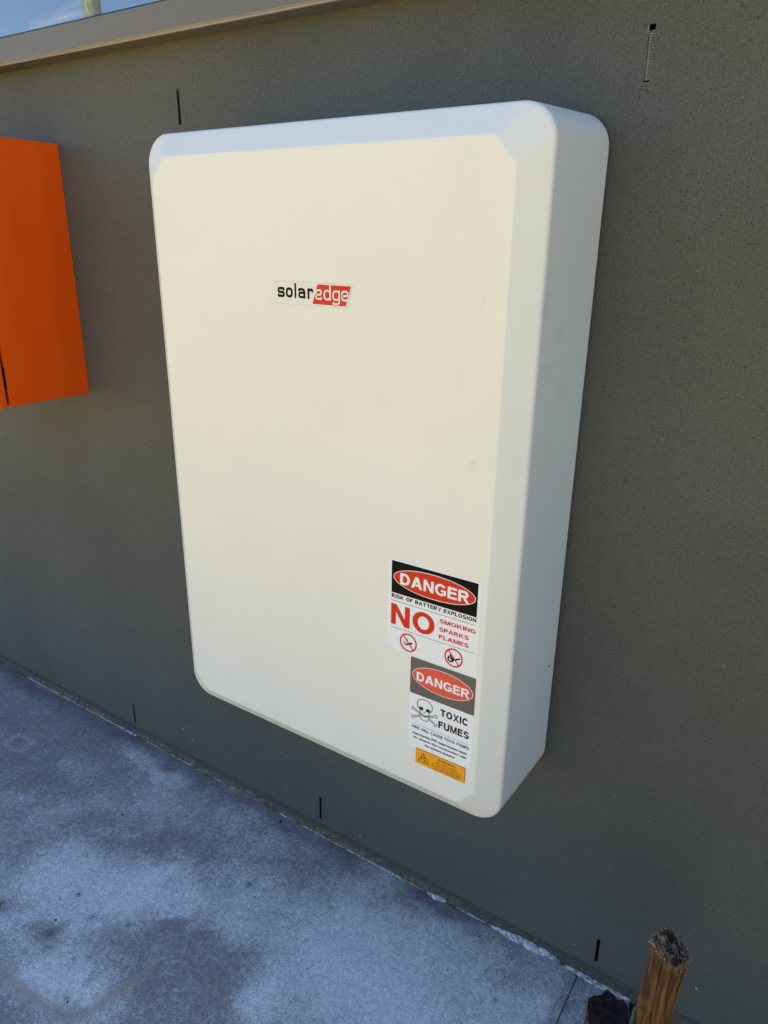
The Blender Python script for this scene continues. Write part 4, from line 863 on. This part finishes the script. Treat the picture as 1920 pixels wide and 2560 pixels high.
# ------------------------------------------------------------------ small things lying on the slab
def crumb_mesh(seed, r):
    bm = bmesh.new(); bmesh.ops.create_icosphere(bm, subdivisions=2, radius=r)
    for v_ in bm.verts: v_.co *= 1 + 0.5 * noise.noise(v_.co / r * 1.1 + Vector((seed, 0, 0))); v_.co.z = max(v_.co.z * 0.5, -r * 0.2)
    me_ = bpy.data.meshes.new('dirt_crumb'); bm.to_mesh(me_); bm.free(); me_.materials.append(M['crumb'])
    for p in me_.polygons: p.use_smooth = True
    return me_
cms = [crumb_mesh(k * 3.1, 0.0021) for k in range(4)]
for k, (x, y, s_) in enumerate(((-0.698, -0.258, 1.3), (-0.690, -0.492, 0.7), (-0.568, -0.489, 1.0), (-0.549, -0.565, 1.5), (-0.317, -0.031, 2.0), (-0.205, -0.256, 1.1), (-0.485, -0.511, 0.9), (-0.351, -0.671, 1.2), (-0.480, -0.665, 0.8), (0.199, -0.150, 0.7),
                                (0.179, -0.118, 0.6), (-0.397, -0.476, 0.8), (-0.232, -0.331, 0.7), (0.30, -0.045, 0.9), (-0.13, -0.12, 0.8), (0.02, -0.33, 0.8), (-0.33, -0.52, 0.6), (-0.62, -0.37, 0.6), (-0.25, -0.60, 0.6))):
    o = bpy.data.objects.new('dirt_crumb', cms[k % 4]); C.objects.link(o); o.location = (x, y, 0.0022); o.scale = (s_, s_ * 0.8, s_ * 0.8); o.rotation_euler = (0, 0, k * 1.3)
    tag(o, {4: 'largest black crumb, on the slab close to the wall under the cabinet', 0: 'black crumb alone on dark concrete at the far left of the slab', 7: 'black crumb nearest the bottom edge inside the brown stain arc',
            5: 'round black crumb on the slab up and left of the dry straw', 3: 'black crumb lying beside the dark smudge in the pale patch of the slab'}.get(k, 'tiny black crumb of dirt lying on the grey blue concrete slab'), 'crumb', 'black crumbs scattered on the slab')
bm = bmesh.new()
def tube(bm, pts, rads, n=6):
    last = None
    for i, (p, r) in enumerate(zip(pts, rads)):
        p = Vector(p); q = Vector(pts[min(i + 1, len(pts) - 1)]) - Vector(pts[max(i - 1, 0)]); q.normalize(); a_ = q.orthogonal().normalized() if abs(q.z) > 0.99 else q.cross(Vector((0, 0, 1))).normalized(); b_ = q.cross(a_)
        cur = [bm.verts.new(p + (a_ * math.cos(2 * math.pi * k / n) + b_ * math.sin(2 * math.pi * k / n)) * r) for k in range(n)]
        if last:
            for k in range(n): bm.faces.new((last[k], last[(k + 1) % n], cur[(k + 1) % n], cur[k]))
        else: bm.faces.new(cur[::-1])
        last = cur
    bm.faces.new(last)
tube(bm, [(-0.110, -0.3145, 0.0040), (-0.098, -0.307, 0.0046), (-0.085, -0.2985, 0.0048), (-0.078, -0.293, 0.0052), (-0.064, -0.285, 0.0042)], [0.0005, 0.0008, 0.0009, 0.0014, 0.0006])
tag(obj('straw', bm, M['straw'], None, True), 'short pale dry straw lying on the concrete below the cabinet', 'straw')

# ------------------------------------------------------------------ trees across the yard, seen only in the window
def gum(name, x, y, h, r, label, crown_lo, nleaf, spread, seed, lean=(0, 0)):
    root = tag(empty(name, (x, y, -0.11)), label, 'tree', None); rnd = random.Random(seed); bm = bmesh.new()
    pts = [(lean[0] * t * h + 0.06 * math.sin(t * 7 + seed), lean[1] * t * h + 0.05 * math.cos(t * 5), t * h) for t in [k / 14 for k in range(15)]]
    tube(bm, pts, [r * (1 - 0.45 * k / 14) * (1 + 0.06 * math.sin(k * 2.1)) for k in range(15)], 14)
    ends = []
    for k in range(9):
        t = rnd.uniform(crown_lo / h, 0.97); b0 = Vector(pts[int(t * 14)]); a_ = rnd.uniform(0, 6.28); d = Vector((math.cos(a_), math.sin(a_), rnd.uniform(0.3, 1.0)))
        p1 = b0 + d * spread * 0.4; p2 = p1 + (d + Vector((0, 0, 0.3))) * spread * 0.4
        tube(bm, [b0, p1, p2], [r * 0.3, r * 0.2, r * 0.06], 6); ends += [p1, p2]
    for f in bm.faces: f.smooth = True
    obj('trunk', bm, M['bark'], root); bm = bmesh.new()
    for k in range(nleaf):
        c = rnd.choice(ends) + Vector((rnd.gauss(0, 1), rnd.gauss(0, 1), rnd.gauss(0, 0.8))) * spread * 0.22; d = Vector((rnd.gauss(0, 1), rnd.gauss(0, 1), rnd.gauss(-0.8, 0.7))).normalized(); s_ = d.orthogonal().normalized()
        ln = rnd.uniform(0.09, 0.16); w_2 = ln * 0.16; bm.faces.new([bm.verts.new(c - d * ln * .5), bm.verts.new(c + s_ * w_2), bm.verts.new(c + d * ln * .5), bm.verts.new(c - s_ * w_2)])
    o = obj('crown', bm, M['leaf'], root); return root
gum('gum_tree', -9.78, -7.0, 11.0, 0.135, 'tall pale barked gum tree reflected in the window glass', 7.0, 9000, 1.7, 2)
gum('gum_tree', -7.55, -7.3, 4.35, 0.07, 'small leafy tree whose top just shows in the window reflection', 2.2, 5000, 0.75, 5)
